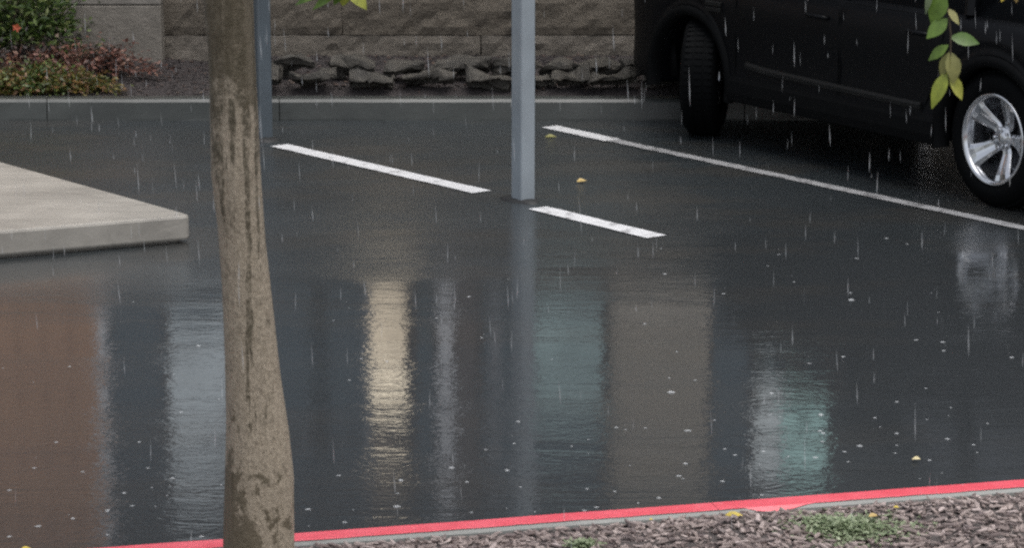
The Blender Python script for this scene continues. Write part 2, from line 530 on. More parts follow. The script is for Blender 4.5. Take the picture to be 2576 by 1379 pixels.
M_HEAD = mat_simple('clear_lamp_lens', C(0.45, 0.47, 0.5), 0.12, 0.3, 1.0, 0.05)
M_DROP = mat_water_drop('falling_water', 0.81)
M_WATER = mat_water_drop('splash_water', 0.74)

# ------------------------------------------------------------------ ground
KZ = 0.14                                  # kerb height
g = MB()
S = 400
# finer cells near the view so that the sheet is one piece reaching the horizon
xs = [-S, -60, -20, -8, -4, 0, 4, 8, 20, 60, S]
ys = [-S, -60, -10, 4, 8, 12, 16, 17.4, 30, 80, S]
g.add([(x, y, 0) for y in ys for x in xs],
      [(j * len(xs) + i, j * len(xs) + i + 1, (j + 1) * len(xs) + i + 1, (j + 1) * len(xs) + i) for j in range(len(ys) - 1) for i in range(len(xs) - 1)])
lot = g.build('parking_lot', M_ASPH)
tag(lot, 'rain-soaked dark asphalt of the parking lot', kind='structure')

def paint_line(p, q, width, wob=0.006, mat=None):
    p, q = Vector(p), Vector(q)
    d = (q - p).normalized()
    n = Vector((-d.y, d.x, 0))
    L = (q - p).length
    k = max(8, int(L / 0.06))
    a, b = [], []
    for i in range(k + 1):
        c = p + d * (L * i / k)
        a.append(c + n * (width / 2 + wob * nz(c, 6, 3)))
        b.append(c - n * (width / 2 + wob * nz(c, 6, 9)))
    m = MB()
    m.add([v + Vector((0, 0, 0.004)) for v in a + b], [(i, i + 1, k + 2 + i, k + 1 + i) for i in range(k)])
    return m.build('parking_line', mat or M_LINE, lot)

paint_line(G(702, 366), G(1212, 484), 0.125)
paint_line(G(1352, 524), G(1652, 597), 0.125)
p0, p1, p2 = G(1382, 319), G(1540, 353), G(2600, 580)
paint_line(p0, p1, 0.125)
paint_line(p1 + (p2 - p1).normalized() * 0.004, p2 + (p2 - p1).normalized() * 1.2, 0.088, 0.008, M_LINEW)['label'] = 'worn and greyed length of white line beside the black car'
LDIR = (G(702, 366) - G(1652, 597)).normalized()          # away from the camera, to the left

# ------------------------------------------------------------------ pale concrete pavement corner at the left
def rounded(poly, rads, n=6):
    out = []
    for i, p in enumerate(poly):
        a, b = Vector(poly[i - 1]), Vector(poly[(i + 1) % len(poly)])
        p = Vector(p)
        r = rads[i]
        if r <= 0:
            out.append(p)
            continue
        pa, pb = p + (a - p).normalized() * r, p + (b - p).normalized() * r
        for k in range(n + 1):
            t = k / n
            out.append(pa * (1 - t) ** 2 + p * 2 * t * (1 - t) + pb * t * t)
    return out

def prism(poly, z0, z1, edge=0.012, under=0.0):
    m = MB()
    cen = sum((Vector(p) for p in poly), Vector()) / len(poly)
    def ring(off, z):
        out = []
        n = len(poly)
        for i, p in enumerate(poly):
            p = Vector(p)
            t = (Vector(poly[(i + 1) % n]) - Vector(poly[i - 1])).normalized()
            nn = Vector((t.y, -t.x, 0))
            if nn.dot(p - cen) < 0:
                nn = -nn
            out.append((p.x + nn.x * off, p.y + nn.y * off, z))
        return out
    rs = []
    if under:
        rs += [ring(-under, z0), ring(-under, z0 + 0.036), ring(-0.004, z0 + 0.040), ring(0, z0 + 0.05)]
    else:
        rs += [ring(0, z0)]
    rs += [ring(0, z1 - edge), ring(-edge * 0.3, z1 - edge * 0.3), ring(-edge, z1)]
    m.rings(rs, True, False, True)
    return m

c0, c1, c2 = G(486, 541, KZ), G(-12, 402, KZ), G(-12, 582, KZ)
dirb, dirf = (c1 - c0).normalized(), (c2 - c0).normalized()
far = [c0 + dirb * 5.2, c0 + dirb * 5.2 + dirf * 4.5, c0 + dirf * 4.5]
poly = rounded([c0] + far, [0.07, 0, 0, 0])
pav = prism(poly, -0.02, KZ, 0.014, 0.05).build('pavement', M_SLAB, smooth=False)
tag(pav, 'pale concrete pavement corner raised above the wet lot', kind='structure')

# ------------------------------------------------------------------ far kerb: straight run of grey sections
KY = G(1000, 303).y                        # its face
kerb_back = empty('kerb_back', (0, KY, 0))
tag(kerb_back, 'grey concrete kerb in front of the stone wall', kind='structure')
x = -9.0
while x < 9.0:
    m = MB()
    L = 1.5
    prof = [(0.0, -0.02), (0.0, 0.012), (0.008, KZ - 0.022), (0.022, KZ - 0.004), (0.035, KZ), (0.15, KZ), (0.15, -0.02)]
    k = 8
    m.rings([[(x + 0.003 + (L - 0.006) * i / k, p[0] + 0.004 * nz((x + L * i / k, p[1] * 8, 0), 3), p[1] + 0.002 * nz((x + L * i / k, 2, p[0]), 5)) for p in prof] for i in range(k + 1)], True, True, True)
    m.build('kerb_section', M_KERBD, kerb_back)
    x += L

# ------------------------------------------------------------------ near kerb, painted red on top
ka, kb = G(280, 1375, KZ), G(2576, 1205, KZ)
kd = (kb - ka).normalized()
kn = Vector((kd.y, -kd.x, 0))              # towards the camera
ka = Vector((ka.x, ka.y, 0))
kerb_front = empty('kerb_front', ka)
kerb_front.rotation_euler = (0, 0, math.atan2(kd.y, kd.x))
tag(kerb_front, 'near kerb with its top painted bright red', kind='structure')
# local: x along, -y towards the camera
joint0 = (G(1782, 1262, KZ) - G(280, 1375, KZ)).dot(kd)
starts = [joint0 - 3.0 * 2, joint0 - 3.0, joint0, joint0 + 3.0]
for s0 in starts:
    m = MB()
    L, k = 3.0, 20
    prof = [(0.0, -0.02), (0.0, KZ - 0.03), (-0.008, KZ - 0.008), (-0.022, KZ), (-0.100, KZ), (-0.112, KZ - 0.008), (-0.117, KZ - 0.03), (-0.119, -0.02)]
    rings = []
    for i in range(k + 1):
        xx = s0 + 0.0008 + (L - 0.0016) * i / k
        rings.append([(xx, p[0] + 0.003 * nz((xx, p[1], 1), 3), p[1] + (0.0015 * nz((xx, 1, p[0]), 4) if p[1] > 0 else 0)) for p in prof])
    m.rings(rings, True, True, True)
    sec = m.build('kerb_section', M_KERB, kerb_front)
    # the coat of paint over the face and most of the top, with an uneven edge
    pm = MB()
    kk = 75
    rows = []
    for i in range(kk + 1):
        xx = s0 + 0.0008 + (L - 0.0016) * i / kk
        e = -0.093 + 0.006 * nz((xx, 0, 0), 7) + 0.004 * nz((xx, 3, 0), 25)
        u = (xx - joint0 - 0.19) / 0.11
        if abs(u) < 1:
            e -= 0.030 * (1 - u * u) * (0.8 + 0.4 * nz((xx, 5, 0), 30))
        fy = 0.003 * nz((xx, KZ - 0.03, 1), 3)
        tz = KZ + 0.0035 + 0.0015 * nz((xx, 1, -0.05), 4)
        drop = max(0.0, -0.100 - e)
        rows.append([(xx, 0.004 + fy, 0.03), (xx, 0.004 + fy, KZ - 0.03), (xx, -0.005 + fy, KZ - 0.005), (xx, -0.021 + fy, tz), (xx, -0.06, tz), (xx, max(e, -0.099), tz), (xx, e - 0.002, tz - drop * 0.75 - 0.001)])
    pm.rings(rows, False)
    po = pm.build('red_paint', M_RED, sec)
    po['label'] = 'worn bright red paint coat'

# ------------------------------------------------------------------ near mulch bed
bedm = MB()
inv = kerb_front.matrix_basis.inverted()
nx, ny = 60, 24
def bed_h(wx, wy):
    return KZ - 0.035 + 0.020 * nz((wx, wy, 0), 2.2) + 0.010 * nz((wx, wy, 4), 6)
def bed_pt(u, v):                          # u along the kerb, v towards the camera from the kerb's back
    p = ka + kd * u + kn * (0.114 + v)
    fade = min(1, v / 0.12)
    return Vector((p.x, p.y, KZ - 0.018 + (bed_h(p.x, p.y) - KZ + 0.018 + 0.03) * fade))
vs = [bed_pt(-5.5 + 11 * i / nx, 4.2 * (j / ny) ** 1.6) for j in range(ny + 1) for i in range(nx + 1)]
bedm.add(vs, [(j * (nx + 1) + i, j * (nx + 1) + i + 1, (j + 1) * (nx + 1) + i + 1, (j + 1) * (nx + 1) + i) for j in range(ny) for i in range(nx)])
bed = bedm.build('mulch_bed', M_SOIL, smooth=True)
tag(bed, 'bed of shredded bark mulch along the red kerb', kind='structure')

def chip_verts(L, w, t, r):
    pts = []
    for sx, sy in ((-1, -0.6), (-0.55, -1), (0.6, -0.9), (1, -0.3), (0.7, 0.8), (-0.5, 1)):
        pts.append((sx * L / 2 * r.uniform(0.75, 1.1), sy * w / 2 * r.uniform(0.6, 1.1)))
    bend = r.uniform(-0.15, 0.15) * L
    lo = [Vector((a, b, bend * (a / L * 2) ** 2 - t / 2)) for a, b in pts]
    hi = [Vector((a * 0.93, b * 0.85, bend * (a / L * 2) ** 2 + t / 2)) for a, b in pts]
    return lo + hi, [tuple(range(5, -1, -1)), tuple(range(6, 12))] + [(i, (i + 1) % 6, 6 + (i + 1) % 6, 6 + i) for i in range(6)]

def chip_rot(r, tilt=0.32):
    return Matrix.Rotation(r.uniform(0, 6.283), 4, 'Z') @ Matrix.Rotation(r.gauss(0, tilt), 4, 'X') @ Matrix.Rotation(r.gauss(0, tilt * 0.55), 4, 'Y')

r = random.Random(11)
cm = MB()
def scatter_chip(u, v, lift=0.0, sc=1.0):
    p = bed_pt(u, v)
    L = r.uniform(0.015, 0.044) * sc
    vs, fs = chip_verts(L, L * r.uniform(0.22, 0.5), r.uniform(0.002, 0.005), r)
    T = Matrix.Translation(p + Vector((0, 0, r.uniform(0.0, 0.012) + lift))) @ chip_rot(r)
    cm.add([T @ q for q in vs], fs)
for i in range(30000):
    scatter_chip(r.uniform(-2.2, 3.8), 0.012 + r.random() ** 1.15 * 1.5)
for i in range(3500):
    scatter_chip(r.uniform(-5.2, 5.2), 0.02 + r.random() * 3.6, 0, 1.6)
mo = cm.build('mulch', M_CHIP)
mo.parent = bed
tag(mo, kind='stuff')
shared = []
for i in range(12):
    L = r.uniform(0.034, 0.058)
    vs, fs = chip_verts(L, L * r.uniform(0.22, 0.42), 0.005, r)
    me = bpy.data.meshes.new('wood_chip')
    me.from_pydata([tuple(v) for v in vs], [], fs)
    me.materials.append(M_CHIP)
    shared.append(me)
for i in range(260):
    while True:
        u, v = r.uniform(0.3, 2.95), 0.03 + r.random() * 0.62
        if v < 0.05 + 0.3 * (u + 0.4):
            break
    o = link('wood_chip', r.choice(shared), bed)
    o.matrix_basis = Matrix.Translation(bed_pt(u, v) + Vector((0, 0, 0.010 + r.uniform(0, 0.010)))) @ chip_rot(r, 0.3)

# ------------------------------------------------------------------ planting bed behind the far kerb
BY0, WALLY = KY + 0.15, 18.15              # back of kerb, face of the stone wall
def bed2_h(x, y):
    t = max(0, min(1, (y - BY0) / (WALLY - BY0)))
    h = KZ - 0.03 + 0.09 * t
    m = math.exp(-((x + 3.35) / 0.80) ** 2) * t ** 1.3 * 0.17    # mound at the left
    q = max(0, min(1, (y - BY0 - 0.10) / 0.10)) * max(0, min(1, (x + 2.0) / 0.3))      # bank under the edging stones
    m += 0.055 * q * q * (3 - 2 * q)
    return h + m + 0.012 * nz((x, y, 0), 3) + 0.006 * nz((x, y, 5), 11)
b2 = MB()
nx, ny = 150, 16
vs = [Vector((-9 + 18 * i / nx, BY0 - 0.004 + (WALLY + 0.1 - BY0) * j / ny, 0)) for j in range(ny + 1) for i in range(nx + 1)]
for v in vs:
    v.z = bed2_h(v.x, v.y)
b2.add(vs, [(j * (nx + 1) + i, j * (nx + 1) + i + 1, (j + 1) * (nx + 1) + i + 1, (j + 1) * (nx + 1) + i) for j in range(ny) for i in range(nx)])
pbed = b2.build('planting_bed', M_BED, smooth=True)
tag(pbed, 'dark mulched planting bed between far kerb and stone wall', kind='structure')
lm = MB()
r = random.Random(5)
for i in range(5000):
    x, y = r.uniform(-5, 3.5), r.uniform(BY0 + 0.01, WALLY - 0.02)
    L = r.uniform(0.02, 0.05)
    vs, fs = chip_verts(L, L * r.uniform(0.3, 0.6), 0.004, r)
    T = Matrix.Translation((x, y, bed2_h(x, y) + 0.005)) @ chip_rot(r)
    lm.add([T @ q for q in vs], fs)
M_LITTER = mat_leaf('litter', [(0, C(0.026, 0.021, 0.021)), (0.6, C(0.062, 0.050, 0.047)), (0.93, C(0.12, 0.080, 0.066)), (1, C(0.26, 0.19, 0.14))], 0.0, 0.6)
lo = lm.build('leaf_litter', M_LITTER)
lo.parent = pbed
tag(lo, kind='stuff')

# ------------------------------------------------------------------ low edging of rough ledge stones on the far kerb
edging = empty('stone_edging', (0.4, BY0 + 0.15, KZ))
tag(edging, 'low ragged edging of wet rough stones behind the far kerb', 'stone edging')
def rough_stone(cx, cy, z0, w, d, h, seed, tilt=0.0, amp=0.03, under=0.03):
    m = MB()
    bm = bmesh.new()
    bmesh.ops.create_cube(bm, size=1.0)
    bmesh.ops.subdivide_edges(bm, edges=bm.edges, cuts=5, use_grid_fill=True)
    for v in bm.verts:
        q = v.co.copy()
        s = (abs(q.x * 2) ** 9 + abs(q.y * 2) ** 9 + abs(q.z * 2) ** 9) ** (1 / 9)
        q = q / max(1e-6, s) * max(abs(q.x), abs(q.y), abs(q.z)) * 2
        p = Vector((q.x * w / 2 * 1.05, q.y * d / 2, q.z * h / 2))
        dsp = Vector((nz(p, 5, seed), nz(p, 6, seed + 10), nz(p, 5, seed + 20))) * amp * 1.6 + Vector((nz(p, 16, seed + 3), nz(p, 16, seed + 13), nz(p, 14, seed + 23))) * amp * 0.7
        p += dsp
        if p.z < 0 and p.y < 0:                       # undercut foot
            p.z += under * max(0, 0.6 + nz((p.x, 0, 0), 6, seed + 40) * 1.6)
            p.y += under * 0.8
        p.z += tilt * p.x
        v.co = p
    me = bpy.data.meshes.new('stone')
    bm.to_mesh(me)
    bm.free()
    me.materials.append(M_ROCK)
    o = link('stone', me, edging)
    o.location = (cx - edging.location.x, cy - edging.location.y, z0 + h / 2 - edging.location.z)
    return o
def XatY(px, Y):
    return (px - 1288) / FPX * (Y * math.cos(PITCH) + (CAM_H - 0.2) * math.sin(PITCH))
r = random.Random(21)
YR = BY0 + 0.13
edges = [610, 705, 868, 1002, 1165, 1292, 1400, 1478, 1610, 1740, 1880, 2010, 2150, 2290]
for i in range(len(edges) - 1):
    a, b = XatY(edges[i], YR), XatY(edges[i + 1], YR)
    rough_stone((a + b) / 2, YR + r.uniform(-0.03, 0.03), KZ + 0.012 + r.uniform(0, 0.02), b - a + 0.17, 0.28, r.uniform(0.12, 0.145), i * 3.1, r.uniform(-0.12, 0.12), 0.042, 0.085)
edges = [640, 800, 960, 1080, 1250, 1370, 1440, 1560, 1690, 1850, 2020, 2200]
for i in range(len(edges) - 1):
    a, b = XatY(edges[i], YR + 0.24), XatY(edges[i + 1], YR + 0.24)
    rough_stone((a + b) / 2, YR + 0.22 + r.uniform(-0.03, 0.03), KZ + 0.035 + r.uniform(-0.01, 0.02), b - a + 0.2, 0.3, r.uniform(0.185, 0.21), 50 + i * 2.3, r.uniform(-0.12, 0.12), 0.045, 0.04)

# ------------------------------------------------------------------ the stone building
bld = empty('stone_building', (0, WALLY, 0))
tag(bld, 'rough limestone building wall with lit windows mirrored in the puddle', 'building')
def part(name, mat, lo, hi, parent=None, bevel=0.0):
    m = MB()
    m.box((lo[0], lo[1], lo[2]), (hi[0], hi[1], hi[2]))
    return m.build(name, mat, parent or bld, bevel=bevel)
# local coordinates: x, depth behind the face, height
base = part('wall', M_MORTAR, (-9, 0.035, -0.1), (9, 0.45, 1.27))
r = random.Random(3)
def stone_block(x0, x1, z0, z1, proud, mat, amp, parent):
    nx, nzv = max(3, int((x1 - x0) / 0.05)), max(3, int((z1 - z0) / 0.05))
    sd = r.uniform(0, 99)
    m = MB()
    fr = []
    for j in range(nzv + 1):
        for i in range(nx + 1):
            u, v = i / nx, j / nzv
            px, pz = x0 + (x1 - x0) * u, z0 + (z1 - z0) * v
            edge = min(u * (x1 - x0), (1 - u) * (x1 - x0), v * (z1 - z0), (1 - v) * (z1 - z0))
            k = min(1, edge / 0.03)
            y = -proud * (0.62 + 0.38 * k ** 0.6) - amp * (0.4 + 0.6 * k) * (nz((px * 0.8 - pz * 0.5, pz * 1.3, sd), 6) + 0.8 * nz((px - pz, pz * 1.5, sd), 14))
            if edge < 1e-6:
                px += 0.006 * nz((px, pz, sd), 9) if 0 < v < 1 else 0
                pz += 0.006 * nz((px, pz, sd + 5), 9) if 0 < u < 1 else 0
            fr.append((px, y, pz))
    m.add(fr, [(j * (nx + 1) + i, j * (nx + 1) + i + 1, (j + 1) * (nx + 1) + i + 1, (j + 1) * (nx + 1) + i) for j in range(nzv) for i in range(nx)])
    rim = [i for i in range(nx + 1)] + [j * (nx + 1) + nx for j in range(1, nzv + 1)] + [nzv * (nx + 1) + i for i in range(nx - 1, -1, -1)] + [j * (nx + 1) for j in range(nzv - 1, 0, -1)]
    back = [(fr[q][0], 0.05, fr[q][2]) for q in rim]
    m.add([fr[q] for q in rim] + back, [(i, len(rim) + i, len(rim) + (i + 1) % len(rim), (i + 1) % len(rim)) for i in range(len(rim))])
    return m.build('stone_block', mat, parent)
zs = [-0.02, 0.397, 0.68, 0.86, 1.06, 1.27]
for j in range(len(zs) - 1):
    x = -9 + r.uniform(-0.3, 0)
    while x < 9:
        L = r.uniform(1.3, 2.4) if j in (0, 1) else r.uniform(0.5, 1.1)
        if -0.3 < 9 - x - L < 0.25 or x + L > 9:
            L = 9 - x
        stone_block(max(-9, x) + 0.004, x + L - 0.004, zs[j] + 0.003, zs[j + 1] - 0.003, 0.03, M_STONE, 0.024, base)
        x += L
# smoother pier at the left, standing proud of the wall, carrying the brown cladding
PX1 = XatY(417, WALLY)
pier = part('pier', M_MORTAR, (-4.6, -0.14, -0.1), (PX1 - 0.01, 0.03, 1.38))
for (a, b) in ((-4.6, -3.62), (-3.62, PX1)):
    for (z0, z1) in ((-0.05, 0.62), (0.62, 1.38)):
        m = MB()
        m.box((a + 0.002, -0.168, z0 + 0.002), (b - 0.002, 0.02, z1 - 0.002))
        m.build('stone_slab', M_SMOOTH, pier, bevel=0.01)
# sill, windows and cladding above
sill = part('sill', M_SMOOTH, (PX1 + 0.003, -0.10, 1.273), (9, 0.30, 1.335), bevel=0.008)
H2 = 3.02
for i in range(9):                         # brown vertical boards
    x0 = -4.6 + i * 0.1855
    part('board', M_BROWN, (x0 + 0.004, -0.10 - 0.006 * (i % 2), 1.383), (x0 + 0.182, 0.2, 4.35), bevel=0.004)
def window(x0, x1, panes, z0=1.338, z1=H2, frame=None, fw=0.035):
    """panes: list of (xa, xb, za, zb, material)"""
    w = MB()
    fr = frame or M_DARKF
    w.box((x0, 0.02, z0), (x0 + fw, 0.16, z1))
    w.box((x1 - fw, 0.02, z0), (x1, 0.16, z1))
    w.box((x0 + fw, 0.022, z0), (x1 - fw, 0.158, z0 + fw))
    w.box((x0 + fw, 0.022, z1 - fw), (x1 - fw, 0.158, z1))
    wo_ = w.build('window', fr, bld)
    for xa, xb, za, zb, mt in panes:
        m = MB()
        m.box((xa, 0.10, za), (xb, 0.112, zb))
        m.build('pane', mt, wo_)
    return wo_
def mull(wp, x0, x1, z0, z1, mt, name='mullion', y0=0.03):
    m = MB()
    m.box((x0, y0, z0), (x1, 0.15, z1))
    return m.build(name, mt, wp)
w1 = window(-2.92, -0.72, [(-2.87, -2.475, 1.38, 2.50, M_GLASS), (-2.445, -2.02, 1.66, 2.50, M_BLIND), (-2.445, -2.02, 1.38, 1.64, M_GLASS), (-1.98, -1.065, 1.38, 2.50, M_GLASS), (-1.005, -0.76, 1.38, 2.06, M_WARMD), (-1.005, -0.76, 2.075, 2.29, M_WARM),
                            (-2.87, -2.475, 2.62, 2.98, M_GLASS), (-2.445, -2.02, 2.62, 2.98, M_BLIND), (-1.98, -1.065, 2.62, 2.98, M_GLASS), (-1.005, -0.76, 2.62, 2.9, M_WARMF)])
mull(w1, -2.97, -2.872, 1.34, 4.2, M_WHITE, 'jamb', -0.08)
mull(w1, -2.475, -2.445, 1.375, 2.985, M_DARKF)
mull(w1, -2.02, -1.98, 1.375, 2.985, M_FRAME)
mull(w1, -1.063, -1.007, 1.375, 2.985, M_FRAMEG)
for a, b in ((-2.87, -2.478), (-2.442, -2.022), (-1.978, -1.067), (-1.004, -0.76)):
    mull(w1, a, b, 2.502 if b < -1 else 2.292, 2.618, M_DARKF, 'transom', 0.034)
w2 = window(-0.715, -0.53, [(-0.68, -0.565, 1.375, 2.98, M_GLASS)])
part('downpipe', M_WHITE, (-0.525, -0.07, 1.34), (-0.42, 0.05, 3.0), bevel=0.012)
part('board', M_BOARDD, (-0.41, -0.02, 1.338), (-0.25, 0.2, 3.015), bevel=0.004)
w3 = window(-0.245, 0.675, [(-0.21, -0.165, 1.375, 2.98, M_GLASS), (-0.075, 0.13, 1.375, 2.98, M_GLASS), (0.16, 0.64, 1.52, 1.98, M_TEALD), (0.16, 0.64, 2.03, 2.40, M_TEALD), (0.16, 0.64, 2.46, 2.98, M_GLASS)])
mull(w3, -0.163, -0.077, 1.375, 2.985, M_FRAMEG)
mull(w3, 0.132, 0.158, 1.375, 2.985, M_DARKF)
mull(w3, 0.162, 0.638, 1.982, 2.028, M_DARKF, 'transom', 0.034)
mull(w3, 0.162, 0.638, 2.402, 2.458, M_DARKF, 'transom', 0.034)
mull(w3, 0.162, 0.638, 1.375, 1.518, M_DARKF, 'panel', 0.034)
pil = part('pillar', M_MORTAR, (0.70, -0.05, 1.338), (1.38, 0.3, 3.3))
z = 1.34
while z < 3.25:
    h = min(r.uniform(0.24, 0.36), 3.3 - z)
    stone_block(0.69, 1.39, z + 0.002, z + h - 0.002, 0.085, M_TAN2, 0.006, pil)
    z += h
w4 = window(1.395, 2.30, [(1.43, 1.70, 1.375, 2.98, M_GLASS), (1.74, 2.26, 1.74, 2.03, M_TEALD), (1.74, 1.93, 2.12, 2.82, M_WHITEL), (1.945, 2.26, 2.12, 2.82, M_TEAL)])
mull(w4, 1.70, 1.738, 1.375, 2.985, M_DARKF)
for za, zb in ((1.375, 1.738), (2.032, 2.118), (2.822, 2.985)):
    mull(w4, 1.742, 2.26, za, zb, M_DARKF, 'transom', 0.034)
for k in range(8):                          # made-up dark boards right of the last window, to keep the puddle image dark
    part('panel', M_FASCIA, (2.305 + k * 0.835, -0.01 - 0.01 * (k % 2), 1.338), (2.305 + k * 0.835 + 0.83, 0.3, 3.018), bevel=0.005)
part('wall', M_STONE, (-9, 0.0, 1.29), (-4.61, 0.4, 4.3))
part('fascia', M_FASCIA, (-2.93, -0.04, 3.31), (9, 0.4, 4.4))
part('lintel', M_DARKF, (-2.86, -0.01, 3.022), (0.685, 0.4, 3.305))
part('lintel', M_DARKF, (1.395, -0.01, 3.022), (9, 0.4, 3.305))
part('interior_wall', M_FASCIA, (-4.5, 0.45, 1.3), (9, 0.6, 4.4))
rf = MB()
prof = [(-0.75, 4.42), (-0.75, 4.62), (4.0, 6.9), (9.0, 4.62), (9.0, 4.42)]
rf.rings([[(xx, p[0], p[1]) for p in prof] for xx in (-9.6, 9.6)], True, True, True)
rf.build('roof', M_ROOF, bld)
part('wall', M_STONE, (-9, 0.62, -0.1), (9, 8.2, 4.4))

# ------------------------------------------------------------------ square steel posts
def make_post(px, py, label, pad, M_POST=M_POST):
    c = G(px, py)
    c.z = 0
    t = empty('steel_post', c, math.atan2(LDIR.y, LDIR.x))
    tag(t, label, 'post', 'square steel posts on the parking line')
    s = 0.048
    m = MB()
    H = 3.4
    ring = []
    for k in range(4):                       # square tube with rounded corners
        a0 = math.pi / 2 * k
        cx, cy = (s - 0.012) * (1 if k in (0, 3) else -1), (s - 0.012) * (1 if k in (0, 1) else -1)
        for q in range(4):
            a = a0 + math.pi / 2 * q / 3
            ring.append((cx + 0.012 * math.cos(a), cy + 0.012 * math.sin(a)))
    m.rings([[(p[0], p[1], z) for p in ring] for z in (-0.05, 0.8, 1.6, 2.4, H)], True, False, True)
    m.build('shaft', M_POST, t)
    m = MB()
    m.rings([[(p[0] * k, p[1] * k, z) for p in ring] for k, z in ((1.14, H - 0.004), (1.14, H + 0.012), (0.9, H + 0.022))], True, True, True)
    m.build('cap', M_POST, t)
    m = MB()                                # low irregular grout patch at the foot
    n = 28
    rings = []
    for k, (rr, z) in enumerate(((1.0, -0.01), (0.93, 0.006), (0.7, 0.014), (0.30, 0.020))):
        ringp = []
        for j in range(n):
            a = 2 * math.pi * j / n
            w_ = 1 + 0.22 * nz((math.cos(a), math.sin(a), px), 1.6)
            ringp.append((math.cos(a) * pad[0] * rr * w_ + pad[2], math.sin(a) * pad[1] * rr * w_, z + 0.003 * nz((math.cos(a), math.sin(a), k), 3)))
        rings.append(ringp)
    m.rings(rings, True, False, True)
    m.build('grout_patch', M_GROUT, t, smooth=True)
    return t
make_post(1316, 505, 'blue-grey square steel post in the middle, between the two white line pieces', (0.15, 0.09, 0.03))
make_post(661, 350, 'darker square steel post farther back, half hidden behind the tree trunk', (0.13, 0.10, 0.0), M_POSTD)

# ------------------------------------------------------------------ foreground tree
TY = 7.05
left = [(510, -40), (511, 0), (522, 120), (526, 230), (530, 440), (546, 560), (558, 720), (566, 900), (569, 1050), (566, 1200), (561, 1379), (552, 1520)]
right = [(634, -40), (637, 0), (641, 120), (645, 200), (655, 400), (668, 600), (690, 800), (706, 950), (726, 1090), (738, 1200), (740, 1379), (752, 1520)]
def edge_at(tab, y):
    for (xa, ya), (xb, yb) in zip(tab, tab[1:]):
        if ya <= y <= yb:
            return xa + (xb - xa) * (y - ya) / (yb - ya)
    return tab[0][0] if y < tab[0][1] else tab[-1][0]
tb = W(650, 1500, TY)
tree = empty('tree', (tb.x, TY, bed_h(tb.x, TY) - 0.02))
tag(tree, 'tan trunk of a young tree streaked dark by rain, rising from the mulch', 'tree')
O = tree.location
m = MB()
rings = []
NT = 48
for i in range(90):
    yy = 1540 - 1580 * i / 89
    a, b = W(edge_at(left, yy), yy, TY), W(edge_at(right, yy), yy, TY)
    c, rad = (a + b) / 2, (b - a).length / 2
    ring = []
    for j in range(NT):
        t = 2 * math.pi * j / NT
        rr = rad * (1 + 0.035 * nz((math.cos(t) * 2, math.sin(t) * 2, c.z * 0.8), 1.2) + 0.018 * nz((math.cos(t) * 5, math.sin(t) * 5, c.z * 2.5), 1.3, 8)
                    - 0.006 * max(0, math.cos(5 * t + 0.8 + 0.5 * c.z)) ** 4)
        ring.append((c.x + math.cos(t) * rr - O.x, c.y + math.sin(t) * rr - O.y, c.z - O.z))
    rings.append(ring)
top = [W(x_, -40, TY) for x_ in (510, 634)]
tc, tr = (top[0] + top[1]) / 2, (top[1] - top[0]).length / 2
for k in range(1, 6):
    zz = tc.z + 0.13 * k
    rings.append([(tc.x - 0.012 * k + math.cos(2 * math.pi * j / NT) * tr * (1 - 0.03 * k) - O.x, TY + math.sin(2 * math.pi * j / NT) * tr * (1 - 0.03 * k) - O.y, zz - O.z) for j in range(NT)])
m.rings(rings, True, True, True)
m.build('trunk', M_BARK, tree, smooth=True)
fork = Vector((tc.x - 0.06, TY, tc.z + 0.62)) - O

def leaf_mesh(m, base, tip, width, nrm, mi=0, curl=0.12, fold=0.18):
    base, tip, nrm = Vector(base), Vector(tip), Vector(nrm).normalized()
    d = tip - base
    L = d.length
    d.normalize()
    s = d.cross(nrm).normalized()
    nrm = s.cross(d).normalized()
    vs, fs = [], []
    prof = [(0.0, 0.05), (0.12, 0.45), (0.3, 0.9), (0.48, 1.0), (0.66, 0.82), (0.82, 0.48), (0.93, 0.2), (1.0, 0.02)]
    for t, w_ in prof:
        c = base + d * (L * t) - nrm * (curl * L * (t - 0.35) ** 2)
        hw = width / 2 * w_
        vs += [c + s * hw + nrm * fold * hw, c, c - s * hw + nrm * fold * hw]
    for i in range(len(prof) - 1):
        q = i * 3
        fs += [(q, q + 1, q + 4, q + 3), (q + 1, q + 2, q + 5, q + 4)]
    m.add(vs, fs, mi)

# limbs reaching up and out, above the picture
lim = MB()
tips = []
r = random.Random(14)
for (dx, dy, dz) in ((-1.3, 0.3, 1.5), (0.9, -0.6, 1.7), (1.6, 0.2, 1.15), (-0.5, 0.9, 1.6), (0.1, -1.0, 1.9), (2.2, -0.15, 0.75)):
    pts = [fork + Vector((dx, dy, dz)) * t + Vector((0.1 * math.sin(4 * t + dx), 0.08 * math.cos(5 * t), 0.12 * math.sin(3 * t) - 0.25)) for t in [k / 7 for k in range(8)]]
    lb = MB()
    lb.tube(pts, [0.055 * (1 - 0.8 * k / 7) for k in range(8)], 10)
    lb.build('limb', M_BARK, tree, smooth=True)
    tips += [pts[k] for k in (3, 4, 5, 6, 7)]
cr = MB()
for tp in tips:
    for k in range(110):
        c = tp + Vector((r.gauss(0, 0.28), r.gauss(0, 0.28), abs(r.gauss(0.12, 0.24))))
        d = Vector((r.gauss(0, 1), r.gauss(0, 1), r.gauss(-0.5, 0.6))).normalized()
        if (c + O).z < 2.15:
            continue
        n = Vector((r.gauss(0, 0.5), r.gauss(0, 0.5), 1))
        s = d.cross(n).normalized()
        L, w_ = r.uniform(0.05, 0.085), r.uniform(0.028, 0.04)
        cr.add([c, c + d * L * 0.45 + s * w_ / 2, c + d * L, c + d * L * 0.45 - s * w_ / 2], [(0, 1, 2, 3)])
crown = cr.build('crown', M_LEAF, tree)

